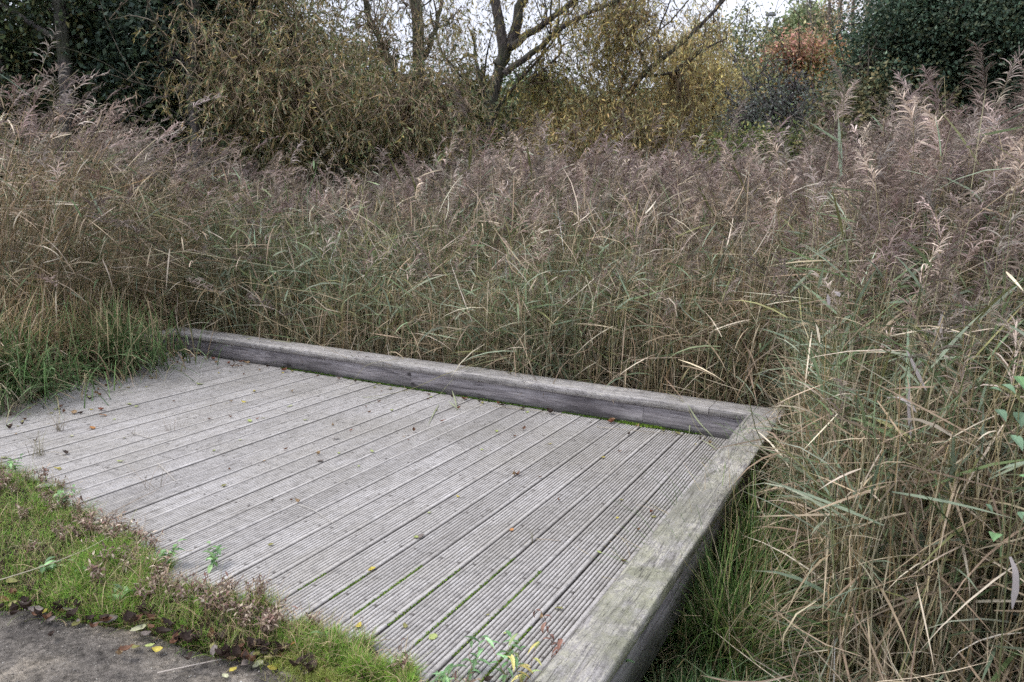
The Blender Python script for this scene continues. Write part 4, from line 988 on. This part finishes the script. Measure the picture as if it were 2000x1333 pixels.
stick('broken_reed', 'green broken reed crossing the kerb with two pale leaves pointing down', [(990, 698, .36), (951, 707, .3), (909, 719, kz), (880, 745, .12), (856, 775, .02)], .0026, (.26, .27, .13),
      [[(883, 763, .05), (890, 785, .02), (893, 802, .004)], [(857, 790, .01), (846, 810, .006), (836, 831, .004)], [(876, 784, .03), (897, 801, .006)]], 'reed')
stick('broken_reed', 'thin straw reed folded sharply over the back kerb left of centre', [(800, 699, kz+.02), (745, 706, kz+.01), (713, 712, kz), (695, 738, .09), (678, 761, .006)], .0018, (.34, .31, .18), (), 'reed')
stick('broken_reed', 'bent reed lying over the back kerb close to the right corner', [(1283, 757, .3), (1302, 765, .22), (1343, 788, .2), (1352, 825, .10), (1375, 858, .03), (1405, 872, .01)], .0022, (.30, .29, .15),
      [[(1343, 790, .2), (1360, 820, .12), (1396, 857, .03)], [(1353, 815, .1), (1347, 832, .05), (1346, 848, .01)], [(1370, 860, .02), (1388, 868, .01), (1400, 880, .01)]], 'reed')
stick('straw', 'long straw along the foot of the back kerb', [(961, 793, .01), (1040, 801, .012), (1122, 814, .01)], .002)
stick('straw', 'straw along the foot of the back kerb near the right corner', [(1165, 834, .01), (1250, 842, .012), (1345, 850, .01)], .002)
stick('straw', 'short curved straw lying across the decking at centre', [(584, 986, .006), (612, 996, .008), (652, 1023, .006)], .0022, (.5, .47, .42))
stick('stick', 'pale bleached stick lying on the path', [(307, 1315, -.012), (370, 1301, -.01), (432, 1288, -.008)], .003, (.48, .42, .36))
stick('straw', 'long straw lying over the grass at lower left', [(-10, 1136, .07), (75, 1110, .075), (160, 1078, .08), (215, 1048, .09)], .0024, (.5, .45, .32))
stick('straw', 'pale dry stalk on the decking beside the forked sprig', [(308, 905, .01), (325, 922, .008), (343, 940, .006)], .0028, (.5, .46, .4))
stick('straw', 'dry stalk lying by the sprig in the near decking', [(1047, 1053, .008), (1070, 1054, .008), (1095, 1057, .006)], .0018, (.45, .36, .26))
stick('straw', 'pale bent stalk on the decking at left', [(262, 846, .006), (280, 852, .01), (300, 858, .006)], .0018, (.5, .46, .4))
stick('straw', 'tangled dry stalk running along the deck edge', [(210, 1005, .02), (250, 985, .02), (310, 955, .01)], .0025, (.38, .31, .24))
stick('straw', 'long pale straw among the fallen leaves near the far left', [(95, 788, .01), (150, 760, .01), (178, 758, .008)], .0025, (.5, .45, .36))

# ------------------------------------------------------------------ fallen leaves
def leaf_mesh(L, W, col, curl, fold, tip=1., seed=0):
    K, J = 8, 5; u = np.linspace(0, 1, K); v = np.linspace(-1, 1, J)
    prof = np.sin(u**.8*PI)**.75*(1+.08*rng.normal(0, 1, K)); prof[0] = .03; prof[-1] = .02
    V = np.zeros((K, J, 3)); V[..., 0] = (u[:, None]-.5)*L+.05*L*np.abs(v)[None]; V[..., 1] = v[None]*prof[:, None]*W*.5+.06*W*np.sin(u*5+U(0, 6))[:, None]
    V[..., 2] = fold*np.abs(v)[None]*prof[:, None]*W*.5+curl*L*((u-.5)**2)[:, None]*2+rng.normal(0, .018, (K, J))*L
    V[..., 2] -= V[..., 2].min()-.001
    i = np.arange(K*J).reshape(K, J); b = MB()
    C = np.array(col)*np.exp(rng.normal(0, .13, (K, J, 1))); C[:, J//2] *= 1.25; C[(rng.random((K, J)) < .08)] *= .5
    b.add(V, np.stack([i[:-1, :-1], i[1:, :-1], i[1:, 1:], i[:-1, 1:]], -1), np.clip(C, 0, .9).reshape(-1, 3))
    s_ = np.array([[[-.5*L, 0, V[0, 2, 2]], [-.62*L, .03*L, V[0, 2, 2]+.002], [-.78*L, .08*L, V[0, 2, 2]+.004]]])
    b.tubes(s_, np.full((1, 3), .0006), np.array(col)*.6)
    return b
KINDS = {'brown': (.17, .085, .05), 'dark': (.055, .036, .028), 'yellow': (.48, .40, .08), 'lime': (.38, .44, .16), 'pale': (.50, .50, .33), 'orange': (.42, .20, .07), 'tan': (.36, .25, .14), 'rust': (.26, .10, .06), 'olive': (.23, .22, .08), 'grey': (.19, .16, .145)}
LIB = {}
def fallen(px, py, z, kind, L, label=None, group=None, xyz=None, rx=None):
    key = (kind, int(U(0, 4)))
    if key not in LIB:
        cup = kind in ('brown', 'dark', 'rust', 'tan')
        o = leaf_mesh(.045, U(.020, .034), KINDS[kind], U(.5, 1.7) if cup else U(-.1, .35), U(.5, 1.5) if cup else U(-.1, .35)).build('fallen_leaf', M_LITTER); LIB[key] = o
    else:
        o = LIB[key].copy(); COL.objects.link(o)
        for k in ('group', 'label'):
            if k in o: del o[k]
    p = gnd(px, py, z) if xyz is None else xyz
    o.location = (float(p[0]), float(p[1]), float(p[2])+.001); s = L/.045
    o.scale = (s, s*U(.85, 1.15), s); o.rotation_euler = (U(-.22, .22), U(-.22, .22), U(0, 6.28))
    return tag(o, label, 'leaf', group)
NOT = [(270, 1232, -.0, 'pale', .062, 'large pale grey green fallen leaf on top of the dark litter at the verge edge'), (570, 1264, .01, 'pale', .062, 'large pale cream leaf lying on dark litter beside an orange leaf'), (573, 1258, .03, 'orange', .022, 'small bright orange leaf on the pale cream leaf'),
       (309, 1270, -.01, 'yellow', .04, 'yellow pointed leaf standing on the path just right of the large pale leaf'), (292, 1262, -.01, 'lime', .035, 'pale lime leaf left of the yellow pointed one on the path'), (846, 1245, .003, 'lime', .036, 'pale green leaf lying flat on the near decking'),
       (700, 1224, .003, 'yellow', .036, 'lemon yellow leaf on the near decking above the green turf corner'), (727, 1112, .003, 'yellow', .036, 'yellow leaf beside a decking gap in the middle of the deck'), (999, 1036, .003, 'orange', .026, 'small orange curled leaf standing in a decking gap'),
       (821, 1049, .003, 'grey', .042, 'greyish brown narrow leaf in the middle of the decking'), (1217, 1099, .003, 'brown', .030, 'dark brown curled leaf against the side kerb'), (1272, 1002, .003, 'brown', .026, 'brown leaf near the side kerb, above an olive one'), (1277, 1010, .003, 'olive', .032, 'olive leaf touching the side kerb'),
       (1057, 1208, .003, 'tan', .030, 'tan leaf bridging a gap near the kerb end'), (1170, 1079, .003, 'lime', .024, 'lime leaf stuck in a gap close to the side kerb'), (672, 1255, .02, 'pale', .055, 'pale green leaf tilted against the decking ends by the turf corner'), (80, 1196, -.012, 'yellow', .042, 'pale yellow leaf alone on the path at left'),
       (155, 1197, -.012, 'yellow', .034, 'small yellow leaf on the path at the verge edge'), (125, 1197, -.012, 'tan', .045, 'tan leaf at the verge edge left of the small yellow leaf'), (150, 1219, -.012, 'olive', .045, 'olive yellow leaf lying flat on the path'), (265, 1265, -.012, 'olive', .040, 'olive leaf just above the bleached stick on the path'),
       (232, 1280, -.012, 'tan', .040, 'tan narrow leaf on open path'), (505, 1298, -.01, 'pale', .040, 'pale folded leaf below the litter heap'), (535, 1305, -.01, 'yellow', .05, 'broad olive yellow leaf at the foot of the litter heap'), (440, 1322, -.01, 'pale', .034, 'whitish leaf on the path at the bottom'),
       (455, 1309, -.01, 'yellow', .026, 'small bright yellow leaf near the bottom path edge'), (452, 1290, -.01, 'tan', .036, 'tan leaf right of the bleached stick'), (10, 1176, -.01, 'rust', .05, 'rusty leaf at the left edge of the path'), (110, 1170, .0, 'orange', .035, 'orange brown leaf tucked under the grass edge'),
       (10, 895, .004, 'lime', .05, 'pale lime leaf at the left edge of the decking'), (128, 887, .004, 'dark', .045, 'black curled leaf alone on the left decking'), (198, 802, .004, 'rust', .06, 'large reddish brown curled leaf on the far decking'), (202, 812, .004, 'orange', .05, 'orange leaf under the large reddish brown one'), (180, 837, .004, 'orange', .05, 'orange and black leaf pair on the left decking'),
       (145, 808, .004, 'tan', .055, 'flat tan leaf left of the reddish brown curled leaf'), (50, 821, .004, 'brown', .05, 'brown leaf on the far left decking'), (20, 838, .004, 'dark', .045, 'dark leaf near the left edge'), (252, 790, .004, 'lime', .045, 'bright lime leaf on the far decking'), (390, 751, .004, 'lime', .06, 'yellow green leaf cluster member below the far corner'),
       (476, 786, .004, 'yellow', .04, 'amber yellow leaf on the far decking'), (488, 823, .004, 'lime', .05, 'lime leaf on the decking right of the upright sprig'), (566, 794, .004, 'lime', .04, 'green leaf on the decking left of centre'), (727, 882, .004, 'lime', .03, 'small green leaf in the centre of the deck'), (497, 765, .004, 'yellow', .055, 'pale yellow leaf with stalk on the far decking'),
       (808, 843, .004, 'brown', .036, 'brown leaf near the second broken reed'), (970, 843, .004, 'lime', .034, 'lime leaf on the decking below the back kerb'), (1075, 868, .004, 'yellow', .028, 'yellow leaf right of the lime one near the back kerb'), (1178, 894, .004, 'yellow', .03, 'mustard leaf caught in a gap below the back kerb'), (1210, 883, .004, 'brown', .026, 'brown flake right of the mustard leaf'),
       (655, 858, .004, 'grey', .045, 'grey flattened leaf stain on the far middle decking'), (625, 901, .004, 'grey', .04, 'dark grey leaf flattened over a decking gap'), (555, 725, .01, 'rust', .06, 'reddish leaf standing at the foot of the back kerb'), (470, 708, .01, 'rust', .055, 'rusty leaf heap member at the foot of the kerb'), (386, 693, .01, 'tan', .07, 'tan leaf by the far left end of the back kerb'),
       (140, 852, .004, 'pale', .03, 'small pale leaf on the left decking'), (235, 902, .004, 'lime', .045, 'pale green leaf on the decking below the black curled leaf'), (487, 662, KH+.004, 'lime', .045, 'lime leaf lying on top of the back kerb'), (405, 652, KH+.004, 'olive', .06, 'olive leaf on the far left end of the kerb top')]
for q in NOT: fallen(q[0], q[1], q[2], q[3], q[4], q[5])
# scattered small leaves on the decking
cnt = 0
while cnt < 105:
    x = -abs(rng.normal(0, 2.6)) if cnt % 3 else U(-5, .05); y = U(DY0+.1, YF-.03)
    if x < -5.1 or y < float(verge_top(x))+.03: continue
    if U(0, 1) > (.25+.75*sstep(-1.5, -4.5, x)): continue
    kd = ['brown', 'dark', 'yellow', 'lime', 'tan', 'olive', 'rust'][rng.choice(7, p=[.20, .10, .14, .18, .20, .12, .06])]
    nm = {'brown': 'brown', 'dark': 'blackish', 'yellow': 'yellow', 'lime': 'lime green', 'tan': 'tan', 'olive': 'olive', 'rust': 'rusty red'}[kd]
    fallen(0, 0, 0, kd, U(.014, .038), 'small %s fallen leaf lying on the grey decking boards' % nm, '%s leaves scattered on the decking' % nm, xyz=(x, y, .003)); cnt += 1
for k in range(46):          # along the foot of the back kerb, thicker to the left
    x = -5.1+5.1*U(0, 1)**1.5; y = YF-.02-abs(rng.normal(0, .05))*(1 if x > -3.8 else 2.6)
    kd = ['brown', 'dark', 'rust', 'tan', 'olive'][int(U(0, 5))]
    fallen(0, 0, 0, kd, U(.03, .055), 'crumpled %s leaf at the foot of the back kerb' % {'brown': 'brown', 'dark': 'blackish', 'rust': 'rusty', 'tan': 'tan', 'olive': 'olive'}[kd], 'crumpled %s leaves along the foot of the back kerb' % kd, xyz=(x, y, .006))
for k in range(40):          # left edge of the decking under the sprawling grass
    s_ = U(0, 1); x = -4.15-1.0*s_+abs(rng.normal(0, .12)); y = -1.0+2.2*s_
    kd = ['brown', 'dark', 'rust', 'tan', 'olive'][int(U(0, 5))]
    fallen(0, 0, 0, kd, U(.02, .045), 'crumpled %s leaf beside the grass on the far left decking' % {'brown': 'brown', 'dark': 'blackish', 'rust': 'rusty', 'tan': 'tan', 'olive': 'olive'}[kd], 'crumpled %s leaves along the far left grass' % kd, xyz=(x, y, .006))
for k in range(150):         # litter between verge and path
    x = U(-2.3, -.35)if k % 2 else rng.choice([-1.28, -.80, -.62, -1.6, -.9, -.45])+rng.normal(0, .09); y = float(path_edge(x))+rng.normal(.01, .05)
    kd = ['dark', 'dark', 'dark', 'brown', 'olive', 'grey'][int(U(0, 6))]
    nm = {'dark': 'blackish', 'brown': 'brown', 'olive': 'olive', 'grey': 'grey brown'}[kd]
    fallen(0, 0, 0, kd, U(.028, .06), 'crumpled %s leaf in the litter where path meets grass' % nm, '%s leaf litter along the path edge' % nm, xyz=(x, y, .0+.015*U(0, 1)))
#END2
# ------------------------------------------------------------------ light
w = bpy.data.worlds.new('World'); sc.world = w; w.use_nodes = True
nt = w.node_tree; nt.nodes.clear(); n = N(nt)
SUN_EL, SUN_ROT = math.radians(60), math.radians(-125)
sky = n('ShaderNodeTexSky', sky_type='NISHITA', sun_disc=False, sun_elevation=SUN_EL, sun_rotation=SUN_ROT, dust_density=3.)
tc = n('ShaderNodeTexCoord').outputs['Generated']
cl = n('ShaderNodeTexNoise', {'Vector': n('ShaderNodeMapping', {'Vector': tc, 'Scale': (1, 1, 3)}).outputs[0], 'Scale': 2.2, 'Detail': 6.}).outputs[0]
cc = n.ramp(cl, [(.3, (6.9, 7.3, 8.7)), (.7, (9.9, 10.1, 11.1))])
c = n.mix(.82, sky.outputs[0], cc)
bg = n('ShaderNodeBackground', {'Color': c, 'Strength': .15})
nt.links.new(bg.outputs[0], n('ShaderNodeOutputWorld').inputs[0])
sd = bpy.data.lights.new('sun', 'SUN'); sd.energy = 2.3; sd.angle = math.radians(22); sd.color = (1, .97, .92)
so = bpy.data.objects.new('sun', sd); COL.objects.link(so)
a = SUN_ROT
sdir = Vector((math.sin(a)*math.cos(SUN_EL), math.cos(a)*math.cos(SUN_EL), math.sin(SUN_EL)))
so.rotation_euler = sdir.to_track_quat('Z', 'Y').to_euler()
sc.view_settings.view_transform = 'Standard'; sc.view_settings.look = 'None'; sc.view_settings.exposure = 0; sc.view_settings.gamma = 1
sc.render.engine = 'CYCLES'
sc.cycles.use_adaptive_sampling = True; sc.cycles.adaptive_threshold = .035; sc.cycles.adaptive_min_samples = 16
sc.cycles.max_bounces = 4; sc.cycles.diffuse_bounces = 3; sc.cycles.glossy_bounces = 2; sc.cycles.transmission_bounces = 2
sc.cycles.use_denoising = False
